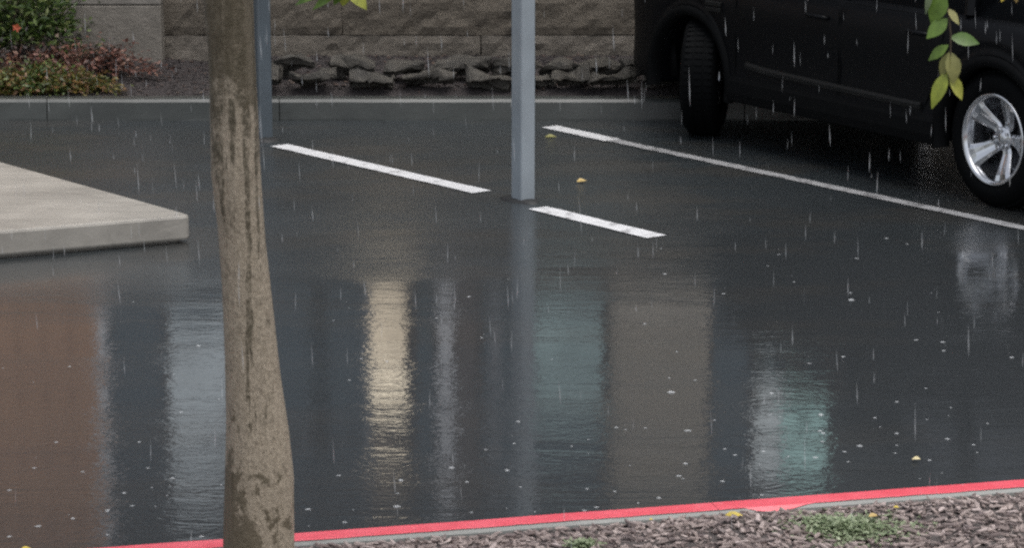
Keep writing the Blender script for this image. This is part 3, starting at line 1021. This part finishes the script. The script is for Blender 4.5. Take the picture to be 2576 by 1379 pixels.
# drooping twigs that hang into the picture
def twig(path, leaves, Y, wid=1.0):
    """path: points (x, y) as seen; leaves: (x0, y0, x1, y1, width, material, side)"""
    m = MB()
    pts = [W(x_, y_, Y) - O for x_, y_ in path]
    j = min(tips, key=lambda q: (q - pts[0]).length + (2 if q.z < pts[0].z + 0.05 else 0))    # the limb it grows from
    mid = (j + pts[0]) / 2 + Vector((0, 0, 0.12 * (j - pts[0]).length))
    arc = [j * (1 - t) ** 2 + mid * 2 * t * (1 - t) + pts[0] * t * t for t in (0, 0.2, 0.4, 0.6, 0.8)]
    n = len(arc)
    pts = arc + pts
    m.tube(pts, [0.0085 * (1 - 0.5 * k / n) if k < n else 0.0042 * wid * (1 - 0.6 * (k - n) / (len(pts) - 1 - n)) for k in range(len(pts))], 6)
    tw = m.build('twig', M_TWIG, tree)
    rr = random.Random(int(path[0][0]))
    for (x0, y0, x1, y1, w_, mt, side) in leaves:
        a = W(x0, y0, Y) - O
        b = W(x1, y1, Y + rr.uniform(-0.02, 0.02)) - O
        lm_ = MB()
        leaf_mesh(lm_, a, b, w_ * Y / FPX * 1.03, Vector((side, -1, 0.55 + rr.uniform(-0.2, 0.3))), 0, rr.uniform(0.05, 0.3), rr.uniform(0.1, 0.35))
        lm_.build('leaf', mt, tw, smooth=True)
    return tw
twig([(2395, -420), (2375, -300), (2362, -160), (2372, -60), (2380, 0), (2387, 40), (2392, 90), (2391, 140), (2386, 190)],
     [(2378, -20, 2340, 60, 52, M_LEAF, -0.3), (2384, 45, 2330, 96, 38, M_LEAF, -0.2), (2390, 92, 2466, 106, 36, M_LEAF, 0.2),
      (2386, 112, 2334, 152, 28, M_LEAF, -0.4), (2390, 128, 2404, 210, 44, M_LEAFB, 0.3), (2388, 130, 2366, 196, 30, M_LEAFB, -0.5),
      (2382, 178, 2342, 273, 36, M_LEAFY, -0.2), (2387, 186, 2424, 252, 34, M_LEAFY, 0.4), (2384, 20, 2414, 62, 24, M_LEAFB, 0.6),
      (2350, -40, 2326, 36, 22, M_WEED, -0.9)], 6.8)
twig([(960, -330), (930, -190), (895, -90), (868, -30)],
     [(872, -40, 925, 22, 40, M_LEAFY, 0.3), (868, -34, 862, 16, 34, M_LEAFY, 0.0), (880, -60, 800, 10, 38, M_LEAF, -0.3), (866, -36, 838, 12, 30, M_LEAF, -0.6),
      (890, -80, 760, 2, 40, M_LEAF, -0.2), (880, -70, 740, 12, 34, M_LEAF, 0.1), (868, -45, 785, 24, 26, M_LEAF, 0.5)], 6.9)
twig([(2500, -300), (2540, -160), (2552, -60)],
     [(2550, -60, 2560, 8, 34, M_TAN, 0.2), (2548, -55, 2518, 4, 26, M_YEL, -0.4), (2552, -70, 2590, 6, 30, M_LEAFY, 0.5)], 6.85)

# ------------------------------------------------------------------ shrubs at the left, in front of the wall
def shrub(name, label, cat, cx, cy, z0, rx, ry, rz, n, size, mats, seed, stems=9, clump=26, drop=None):
    t = empty(name, (cx, cy, z0))
    tag(t, label, cat)
    rr = random.Random(seed)
    sm = MB()
    for k in range(stems):
        a = rr.uniform(0, 6.28)
        e = Vector((math.cos(a) * rx * 0.7, math.sin(a) * ry * 0.7, rz * rr.uniform(0.7, 1.3)))
        sm.tube([Vector((0, 0, -0.03)) + Vector((e.x * 0.15, e.y * 0.15, 0)), e * 0.5 + Vector((0, 0, 0.03)), e], [0.009, 0.006, 0.003], 5)
    sm.build('stem', M_TWIG, t)
    cl = []
    for k in range(clump):
        while True:
            p = Vector((rr.uniform(-1, 1), rr.uniform(-1, 1), rr.uniform(-0.15, 1)))
            if 0.35 < p.length < 1.0:
                break
        cl.append(Vector((p.x * rx, p.y * ry, p.z * rz * 1.0 + rz * 0.15)))
    for mi, mt in enumerate(mats):
        f = MB()
        for q in cl[mi::len(mats)]:
            rad = rr.uniform(0.5, 1.0) * 0.33 * (rx * ry * rz) ** (1 / 3)
            for k in range(n // clump):
                c = q + Vector((rr.gauss(0, rad), rr.gauss(0, rad), rr.gauss(0, rad * 0.7)))
                if c.z < 0.005:
                    continue
                if drop and not drop(c):
                    continue
                d = (c * 0.6 + Vector((rr.gauss(0, 0.25), rr.gauss(0, 0.25), rr.gauss(0, 0.2)))).normalized()
                n_ = Vector((rr.gauss(0, 0.6), rr.gauss(-0.3, 0.6), 1)).normalized()
                s = d.cross(n_).normalized()
                L = size * rr.uniform(0.65, 1.3)
                w_ = L * rr.uniform(0.35, 0.6)
                f.add([c, c + d * L * 0.45 + s * w_ / 2, c + d * L - n_ * L * 0.15, c + d * L * 0.45 - s * w_ / 2], [(0, 1, 2, 3)])
        f.build('foliage', mt, t)
    return t
YS = BY0 + 0.16
cx = XatY(110, YS)
shrub('low_shrub', 'low yellow-green shrub spreading along the far kerb', 'shrub', cx, YS, bed2_h(cx, YS), 0.50, 0.14, 0.125, 4200, 0.036, [M_SHY, M_SHG, M_SHY], 31, clump=48)
cx = XatY(120, YS + 0.36)
shrub('red_shrub', 'reddish-brown leafed shrub behind the yellow-green one', 'shrub', cx, YS + 0.36, bed2_h(cx, YS + 0.36) + 0.02, 0.66, 0.20, 0.16, 4200, 0.038, [M_SHR, M_SHR, M_LITTER], 32, clump=40)
cx = XatY(20, WALLY - 0.42)
gs = shrub('green_shrub', 'taller green shrub against the wall in the far left corner', 'shrub', cx, WALLY - 0.42, bed2_h(cx, WALLY - 0.4), 0.44, 0.22, 0.55, 4600, 0.055, [M_SHG], 33, clump=46, drop=lambda c: c.z > 0.10 + 0.05 * math.sin(c.x * 9))
fm = MB()
fc = W(42, 69, WALLY - 0.72) - gs.location
for k in range(5):
    a = 2 * math.pi * k / 5
    leaf_mesh(fm, fc, fc + Vector((math.cos(a) * 0.03, -0.008, math.sin(a) * 0.03)), 0.022, (0, -1, 0.2))
fm.build('flower', M_FLOWER, gs)

# ------------------------------------------------------------------ black SUV
RW, WB = 0.365, 2.86
HEAD = R(30)                                         # its nose points away and to the left
fwd = Vector((-math.sin(HEAD), math.cos(HEAD), 0))
lft = Vector((-math.cos(HEAD), -math.sin(HEAD), 0))
wheel_c = G(2496, 351, RW)
YOUT = 0.905                                          # outer wheel face, half width
rear_mid = Vector((wheel_c.x, wheel_c.y, 0)) - lft * YOUT
mid = rear_mid + fwd * (WB / 2)
car = empty('parked_car', mid, math.atan2(fwd.y, fwd.x))
tag(car, 'black sport utility vehicle parked nose-in with a shiny alloy wheel', 'car')
# local: x forward, y left, z up
FX, RX = WB / 2, -WB / 2
ARCH = RW + 0.055
def underside(x):
    for ax in (FX, RX):
        d = abs(x - ax)
        if d < ARCH:
            return max(0.27, RW - 0.02 + math.sqrt(ARCH * ARCH - d * d))
    if x > FX + ARCH:
        return 0.27 + 0.05 * min(1, (x - FX - ARCH) / 0.45)
    if x < RX - ARCH:
        return 0.30 + 0.08 * min(1, (RX - ARCH - x) / 0.5)
    return 0.27
NOSE, TAIL = FX + 0.90, RX - 0.92
def half_w(x):
    w_ = 0.93
    if x > FX + 0.2:
        t = (x - FX - 0.2) / (NOSE - FX - 0.2)
        w_ -= 0.17 * t ** 3.2
    if x < RX - 0.3:
        t = (RX - 0.3 - x) / (RX - 0.3 - TAIL)
        w_ -= 0.13 * t ** 2.4
    return w_
def belt(x):
    if x > FX - 0.45:
        t = (x - FX + 0.45) / (NOSE - FX + 0.45)
        return 1.0 - 0.07 * t - 0.22 * t ** 4
    return 1.0
st = sorted(set([round(TAIL + (NOSE - TAIL) * i / 60, 4) for i in range(61)] + [round(ax + ARCH * math.cos(math.pi * k / 16), 4) for ax in (FX, RX) for k in range(17)]))
rings = []
for x_ in st:
    w_, zb, zt = half_w(x_), underside(x_), belt(x_)
    nose = max(0, (x_ - NOSE + 0.12) / 0.12)
    tail = max(0, (TAIL + 0.10 - x_) / 0.10)
    sq = 1 - 0.12 * nose ** 2 - 0.1 * tail ** 2
    zm = 0.58
    side = [(0.0, zb + 0.0), (0.55, zb), (w_ - 0.10, zb), (w_ - 0.02, zb + 0.012), (w_ + 0.004, max(zb + 0.04, zb + 0.05)), (w_ - 0.006, max(0.50, zb + 0.07)), (w_ - 0.012, max(zm, zb + 0.10)),
            (w_ + 0.004, max(0.78, zb + 0.12)), (w_ - 0.006, max(0.90, zb + 0.13)), (w_ - 0.04, zt - 0.03), (w_ - 0.09, zt), (w_ * 0.5, zt + 0.028), (0, zt + 0.035)]
    pts = [(x_, y_ * sq, z_ + (zm - z_) * 0.06 * (nose ** 2 + tail ** 2)) for y_, z_ in side]
    rings.append(pts + [(p[0], -p[1], p[2]) for p in reversed(pts[1:-1])])
m = MB()
m.rings(rings, True, True, True)
body = m.build('body', M_PAINT, car, smooth=False)
es = body.modifiers.new('smooth', 'SUBSURF')
es.levels = es.render_levels = 1
body.data.polygons.foreach_set('use_smooth', [True] * len(body.data.polygons))
# cabin: glass shell, roof panel and pillars
def cab(x_, k):                                       # cross-section of the greenhouse
    zt = 1.09 + 0.60 * k
    return zt
gl = MB()
cs = [(TAIL + 0.10, 0.02), (TAIL + 0.30, 0.75), (TAIL + 0.55, 0.97), (-0.4, 1.0), (0.15, 0.97), (0.55, 0.78), (1.15, 0.02)]
rg = []
for x_, k in cs:
    zt = 1.0 + 0.66 * k
    rg.append([(x_, 0.83, 0.99), (x_, 0.83 - 0.16 * k, zt - 0.04 * k), (x_, 0.60 - 0.04 * k, zt + 0.01), (x_, -0.60 + 0.04 * k, zt + 0.01), (x_, -0.83 + 0.16 * k, zt - 0.04 * k), (x_, -0.83, 0.99)])
gl.rings(rg, True, True, True)
gl.build('window_glass', M_CGLASS, car, smooth=True)
rp = MB()
rp.rings([[(x_, s_ * y_, z_) for (y_, z_) in ((0.0, 1.705), (0.3, 1.702), (0.55, 1.695), (0.66, 1.66), (0.655, 1.63), (0.0, 1.66))] for s_ in (1,) for x_ in (TAIL + 0.45, -0.4, 0.12)], True, True, True)
rp.rings([[(x_, -y_, z_) for (y_, z_) in ((0.002, 1.705), (0.3, 1.702), (0.55, 1.695), (0.66, 1.66), (0.655, 1.63), (0.002, 1.66))] for x_ in (TAIL + 0.45, -0.4, 0.12)], True, True, True)
rp.build('roof_panel', M_PAINT, car)
for s_ in (1, -1):
    for (xa, xb, wd) in ((1.13, 0.42, 0.05), (-0.1, -0.12, 0.045), (-1.15, -1.05, 0.06), (TAIL + 0.14, TAIL + 0.5, 0.09)):
        p = MB()
        p.tube([(xa, s_ * 0.845, 0.99), ((xa + xb) / 2, s_ * 0.77, 1.36), (xb, s_ * 0.68, 1.65)], wd / 1.6, 6)
        p.build('pillar', M_PAINT, car)
    # doors: shut lines, handles; sill cladding with a dull trim strip; arch lips; mirror
    for (xa, xb) in ((0.92, -0.10), (-0.12, -1.02)):
        d = MB()
        pts = [(xa, 0.36), (xa, 0.93), (xa - 0.02, 0.97), (xb + 0.02, 0.97), (xb, 0.93), (xb, 0.72 if xb < -0.5 else 0.36), (xb + (0.2 if xb < -0.5 else 0), 0.36)]
        loop = [(px_, s_ * (0.9265 if z_ < 0.94 else 0.905), z_) for px_, z_ in pts]
        for a, b in zip(loop, loop[1:] + loop[:1]):
            d.tube([a, b], 0.003, 4)
        dr = d.build('door', M_PLAST, car)
        h = MB()
        h.tube([(xb + 0.10, s_ * 0.928, 0.87), (xb + 0.13, s_ * 0.955, 0.875), (xb + 0.27, s_ * 0.955, 0.875), (xb + 0.30, s_ * 0.928, 0.87)], 0.012, 6)
        h.build('handle', M_PAINT, dr, smooth=True)
    k_ = MB()
    k_.rings([[(x_, s_ * y_, z_) for y_, z_ in ((0.86, 0.262), (0.938, 0.275), (0.950, 0.33), (0.944, 0.40), (0.928, 0.43), (0.86, 0.43))] for x_ in (FX - ARCH - 0.03, 0.4, -0.4, RX + ARCH + 0.03)], True, True, True)
    k_.build('sill', M_PLAST, car, bevel=0.006)
    k_ = MB()
    k_.rings([[(x_, s_ * y_, z_ + dz) for y_, z_ in ((0.915, 0.455), (0.937, 0.458), (0.942, 0.480), (0.935, 0.494), (0.915, 0.498))] for x_, dz in ((0.80, 0.035), (0.6, 0.02), (0.0, 0.01), (-0.7, 0.0), (-0.86, 0.0))], True, True, True)
    k_.build('trim_strip', M_CHROME, car)
    for ax in (FX, RX):
        a_ = MB()
        a_.rings([[(ax + math.cos(t) * rr_, s_ * y_ - (0), RW - 0.02 + math.sin(t) * rr_) for rr_, y_ in ((ARCH - 0.012, 0.86), (ARCH - 0.012, 0.935), (ARCH + 0.012, 0.943), (ARCH + 0.045, 0.938), (ARCH + 0.05, 0.90))]
                  for t in [math.pi * (-0.06 + 1.12 * k / 24) for k in range(25)]], False)
        a_.build('arch_lip', M_PLAST, car, smooth=True)
    b_ = MB()
    for dz in (0.0, 0.034):
        b_.box((FX - 0.36, s_ * 0.922 if s_ > 0 else -0.946, 0.80 + dz), (FX - 0.20, 0.946 if s_ > 0 else -0.922, 0.828 + dz))
    b_.build('side_vent', M_CHROME, car, bevel=0.004)
    mr = MB()
    mr.rings([[(0.80 + x_ * sc_, s_ * (0.90 + y_), 1.06 + z_ * sc_) for x_, z_ in ((-0.05, -0.06), (0.06, -0.05), (0.08, 0.02), (0.03, 0.07), (-0.05, 0.07))] for y_, sc_ in ((0.0, 0.4), (0.05, 0.95), (0.14, 1.05), (0.2, 0.7))], True, True, True)
    mr.build('wing_mirror', M_PAINT, car, bevel=0.01)
    hl = MB()
    hl.rings([[(x_, s_ * y_, z_) for x_, y_, z_ in ((NOSE - 0.02 - q_, 0.42 + q_ * 0.35, 0.76), (NOSE - 0.13 - q_ * 1.2, 0.70 + q_ * 0.3, 0.78), (NOSE - 0.15 - q_ * 1.2, 0.70 + q_ * 0.3, 0.86), (NOSE - 0.06 - q_, 0.42 + q_ * 0.35, 0.84))] for q_ in (-0.01, 0.05)], True, True, True)
    hl.build('headlight', M_HEAD, car, bevel=0.01)
    tl = MB()
    tl.box((TAIL - 0.012, min(s_ * 0.55, s_ * 0.78), 0.86), (TAIL + 0.08, max(s_ * 0.55, s_ * 0.78), 1.02))
    tl.build('tail_light', M_LAMP, car, bevel=0.015)
gr = MB()
for k in range(5):
    gr.box((NOSE - 0.03, -0.40, 0.62 + k * 0.045), (NOSE + 0.012, 0.40, 0.64 + k * 0.045))
gr.build('grille', M_PLAST, car, bevel=0.004)
bp = MB()
bp.rings([[(x_, y_, z_) for x_, z_ in ((NOSE - 0.10 - 0.42 * (abs(y_) / 0.75) ** 3, 0.31), (NOSE + 0.015 - 0.42 * (abs(y_) / 0.75) ** 3, 0.34), (NOSE + 0.03 - 0.42 * (abs(y_) / 0.75) ** 3, 0.47), (NOSE - 0.05 - 0.42 * (abs(y_) / 0.75) ** 3, 0.55))] for y_ in [-0.80 + 1.6 * k / 16 for k in range(17)]], True, True, True)
bp.build('bumper', M_PLAST, car, smooth=True)

# wheels: local y is the axle, +y outwards
def lathe(m, prof, n=48, mi=0):
    m.rings([[(r_ * math.cos(2 * math.pi * k / n), y_, r_ * math.sin(2 * math.pi * k / n)) for k in range(n)] for r_, y_ in prof], True, False, False, mi)
def build_wheel():
    w = empty('wheel')
    t = MB()
    lathe(t, [(0.225, 0.085), (0.25, 0.112), (0.29, 0.120), (0.33, 0.112), (0.353, 0.092), (0.362, 0.06), (0.365, 0.0), (0.362, -0.06), (0.353, -0.092), (0.30, -0.118), (0.23, -0.10)], 64)
    t.build('tyre', M_TYRE, w, smooth=True)
    t = MB()
    n = 56
    for k in range(n):                        # tread blocks
        a = 2 * math.pi * k / n
        ca, sa = math.cos(a), math.sin(a)
        da = 0.013
        for y0, y1 in ((-0.085, -0.035), (-0.025, 0.025), (0.035, 0.085)):
            q = []
            for rr_ in (0.352, 0.3695 if abs(y0 + y1) < 0.05 else 0.366):
                for sgn, yy in ((-1, y0), (1, y0), (1, y1), (-1, y1)):
                    q.append((rr_ * ca - sgn * da * sa, yy, rr_ * sa + sgn * da * ca))
            t.add(q, [(0, 1, 2, 3), (4, 5, 6, 7), (0, 1, 5, 4), (1, 2, 6, 5), (2, 3, 7, 6), (3, 0, 4, 7)])
    tr_ = t.build('tread', M_TYRE, w)
    tr_['kind'] = 'stuff'
    t = MB()
    lathe(t, [(0.247, 0.098), (0.247, 0.112), (0.240, 0.117), (0.230, 0.110), (0.222, 0.095), (0.214, 0.05)], 64)
    t.build('rim', M_ALLOY, w, smooth=True)
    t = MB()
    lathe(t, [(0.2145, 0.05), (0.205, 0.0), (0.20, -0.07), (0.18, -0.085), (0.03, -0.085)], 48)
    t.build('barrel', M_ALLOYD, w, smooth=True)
    t = MB()
    lathe(t, [(0.02, -0.015), (0.145, -0.015), (0.15, -0.02), (0.15, -0.035), (0.02, -0.04)], 40)
    t.build('brake_disc', M_DISC, w, smooth=True)
    for k in range(5):                        # broad spokes: flat face, bevelled flanks, dished towards the hub
        a = R(111 + 72 * k)
        T = Matrix.Rotation(-(a - math.pi / 2), 4, 'Y')
        sec = []
        for rr_, yy, hw, dp in ((0.030, 0.030, 0.026, 0.030), (0.085, 0.036, 0.036, 0.030), (0.14, 0.062, 0.046, 0.028), (0.19, 0.088, 0.060, 0.026), (0.226, 0.098, 0.076, 0.022)):
            sec.append([T @ Vector(p) for p in ((-hw, yy - dp, rr_), (-hw, yy - 0.012, rr_), (-hw * 0.62, yy, rr_), (-hw * 0.15, yy - 0.004, rr_), (hw * 0.15, yy - 0.004, rr_), (hw * 0.62, yy, rr_), (hw, yy - 0.012, rr_), (hw, yy - dp, rr_))])
        s = MB()
        s.rings(sec, True, True, True)
        s.build('spoke', M_ALLOY, w, bevel=0.002)
    t = MB()
    lathe(t, [(0.065, 0.02), (0.066, 0.040), (0.058, 0.046), (0.036, 0.044), (0.034, 0.050), (0.022, 0.055), (0.001, 0.056)], 32)
    t.build('hub_cap', M_ALLOY, w, smooth=True)
    for k in range(5):
        a = R(111 + 36 + 72 * k)
        t = MB()
        c = Vector((0.052 * math.cos(a), 0, 0.052 * math.sin(a)))
        t.rings([[(c.x + rr_ * math.cos(2 * math.pi * j / 6), yy, c.z + rr_ * math.sin(2 * math.pi * j / 6)) for j in range(6)] for rr_, yy in ((0.009, 0.03), (0.009, 0.056), (0.006, 0.060))], True, False, True)
        t.build('lug_nut', M_ALLOY, w)
    return w
wheel0 = build_wheel()
def place_wheel(src, x_, side, steer, first=False):
    w = src if first else src.copy()
    if not first:
        COL.objects.link(w)
        for ch in src.children:
            c = ch.copy()
            COL.objects.link(c)
            c.parent = w
    w.parent = car
    w.location = (x_, side * (YOUT - 0.112), RW)
    w.rotation_euler = (0, 0, steer + (0 if side > 0 else math.pi))
    return w
place_wheel(wheel0, RX, 1, 0, True)['label'] = 'rear wheel with shiny five-spoke alloy rim'
place_wheel(wheel0, RX, -1, 0)
place_wheel(wheel0, FX, 1, R(-42))['label'] = 'front wheel turned so that its tread shows'
place_wheel(wheel0, FX, -1, R(-42))
for c_ in car.children:
    if c_.name.startswith('wheel.') and 'label' in c_.keys() and c_.location.y < 0:
        del c_['label']

# ------------------------------------------------------------------ fallen leaves
def fallen(px, py, z, L, w_, ang, mt, label, lift=0.006, tilt=0.25):
    p = G(px, py, z)
    if z > 0.05:
        p.z = z
    t = MB()
    d = Vector((math.cos(ang), math.sin(ang), 0))
    leaf_mesh(t, -d * L / 2, d * L / 2 + Vector((0, 0, tilt * L * 0.4)), w_, Vector((-d.y * 0.3, -0.35, 1)), 0, 0.25, 0.35)
    o = t.build('fallen_leaf', mt, None, smooth=True)
    o.location = (p.x, p.y, p.z + lift)
    return tag(o, label, 'leaf', 'fallen leaves')
fallen(1845, 1314, KZ - 0.01, 0.058, 0.030, 0.05, M_YEL, 'bright yellow fallen leaf on the mulch just below the red kerb', 0.018, 0.3)
fallen(2196, 1327, KZ - 0.01, 0.030, 0.020, 0.3, M_TAN, 'small orange-tan fallen leaf lying in the larger green weed patch', 0.035, 0.3)
fallen(2254, 1297, KZ - 0.01, 0.018, 0.012, -0.3, M_YEL, 'tiny yellow fallen leaf at the upper edge of the larger weed patch', 0.025)
fallen(1463, 460, 0.0, 0.055, 0.040, 0.2, M_TAN, 'yellow-tan fallen leaf on the wet asphalt right of the middle post', 0.008, 0.35)
fallen(1386, 346, 0.0, 0.075, 0.040, 0.1, M_LEAFB, 'dull brown fallen leaf on the asphalt under the far white line', 0.006, 0.1)
fallen(2304, 1163, 0.0, 0.032, 0.024, -0.5, mat_leaf('fallen_cream_leaf', [(0, C(0.72, 0.62, 0.36)), (1, C(0.8, 0.72, 0.45))], 0.1), 'cream fallen leaf floating in the puddle above the red kerb at right', 0.008, 0.5)
fallen(66, 1400, KZ - 0.01, 0.034, 0.020, 0.2, M_YEL, 'yellow fallen leaf in the bottom left corner', 0.02)
fallen(1638, 1543 * 0.859, KZ - 0.02, 0.012, 0.010, 0.2, M_YEL, 'tiny yellow leaf scrap between kerb and smaller weed patch', 0.022)

# ------------------------------------------------------------------ weeds in the mulch
def weed(px, py, rx, ry, n, label, seed):
    p = G(px, py, KZ + 0.01)
    t = empty('weed_patch', (p.x, p.y, bed_h(p.x, p.y) + 0.022))
    tag(t, label, 'weeds', 'weed patches in the mulch')
    rr = random.Random(seed)
    f, s = MB(), MB()
    for k in range(n):
        a, q = rr.uniform(0, 6.28), abs(rr.gauss(0, 0.5))
        q *= 1 + 0.25 * nz((math.cos(a), math.sin(a), seed), 2)
        c = Vector((math.cos(a) * rx * q, math.sin(a) * ry * q, 0))
        h = rr.uniform(0.003, 0.022) * (1.15 - q * 0.75)
        tip = c + Vector((rr.gauss(0, 0.012), rr.gauss(0, 0.012), 0.012 + h))
        if k % 4 == 0:
            s.tube([c, (c + tip) / 2 + Vector((0, 0, 0.004)), tip], 0.0009, 4, caps=False)
        for b in range(3):
            an = rr.uniform(0, 6.28)
            d = Vector((math.cos(an), math.sin(an), rr.uniform(-0.1, 0.7))).normalized()
            L = rr.uniform(0.008, 0.019)
            sd = d.cross(Vector((rr.gauss(0, 0.3), rr.gauss(0, 0.3), 1))).normalized() * L * rr.uniform(0.2, 0.4)
            f.add([tip, tip + d * L * 0.5 + sd, tip + d * L, tip + d * L * 0.5 - sd], [(0, 1, 2, 3)])
    f.build('foliage', M_WEED, t)['kind'] = 'stuff'
    s.build('stem', M_WEED, t)['kind'] = 'stuff'
    return t
weed(2112, 1322, 0.225, 0.16, 1900, 'larger pale green weed patch in the mulch at right', 3)
weed(1472, 1374, 0.058, 0.05, 200, 'smaller green weed tuft at the bottom edge of the mulch', 4)

# ------------------------------------------------------------------ rain: falling drops and splashes on the standing water
r = random.Random(77)
rm = MB()
for k in range(1050):
    Y = r.uniform(6.5, 17.0)
    X = r.uniform(-0.26, 0.26) * Y
    z = r.uniform(0.02, 2.6)
    L, rad = r.uniform(0.025, 0.10) * (1.5 if r.random() < 0.15 else 1), r.uniform(0.0006, 0.0019)
    t = Vector((r.gauss(-0.03, 0.03), 0, 1)).normalized() * L
    c = Vector((X, Y, z + L))
    e1, e2 = Vector((rad, 0, 0)), Vector((0, rad, 0))
    rm.add([c - t / 2, c + e1 - t * 0.15, c + e2 - t * 0.15, c - e1 - t * 0.15, c - e2 - t * 0.15, c + t / 2],
           [(0, 2, 1), (0, 3, 2), (0, 4, 3), (0, 1, 4), (5, 1, 2), (5, 2, 3), (5, 3, 4), (5, 4, 1)])
rain = rm.build('rain', M_DROP)
tag(rain, 'slender falling raindrops', kind='stuff')
sm = MB()
for k in range(430):
    u = r.uniform(-2.5, 4.5)
    v = r.random() ** 3.0 * 4.6 + 0.04
    p = ka + kd * u - kn * v
    if k % 3 == 0:
        p = ka + kd * u - kn * (r.random() ** 1.3 * 1.4 + 0.03)
    rad = r.uniform(0.0025, 0.0085) * (1.5 if r.random() < 0.12 else 1)
    h = rad * r.uniform(0.10, 0.28)
    n = 8
    rings = []
    for rr_, zz in ((1.25, 0.0), (1.0, 0.35), (0.8, 1.0), (0.62, 0.85), (0.5, 0.15)):
        rings.append([(p.x + math.cos(2 * math.pi * j / n) * rad * rr_ * r.uniform(0.85, 1.2), p.y + math.sin(2 * math.pi * j / n) * rad * rr_, 0.001 + h * zz * (r.uniform(0.6, 1.4) if zz > 0.5 else 1)) for j in range(n)])
    sm.rings(rings, True, False, True)
    if r.random() < 0.12:
        q = p + Vector((r.gauss(0, 0.01), r.gauss(0, 0.01), r.uniform(0.012, 0.035)))
        s_ = r.uniform(0.001, 0.0022)
        sm.add([q + Vector(v_) * s_ for v_ in ((1, 0, 0), (-1, 0, 0), (0, 1, 0), (0, -1, 0), (0, 0, 1.3), (0, 0, -1))], [(0, 2, 4), (2, 1, 4), (1, 3, 4), (3, 0, 4), (2, 0, 5), (1, 2, 5), (3, 1, 5), (0, 3, 5)])
sp = sm.build('rain_splashes', M_WATER, smooth=True)
tag(sp, 'small white splashes where raindrops hit the puddle', kind='stuff')
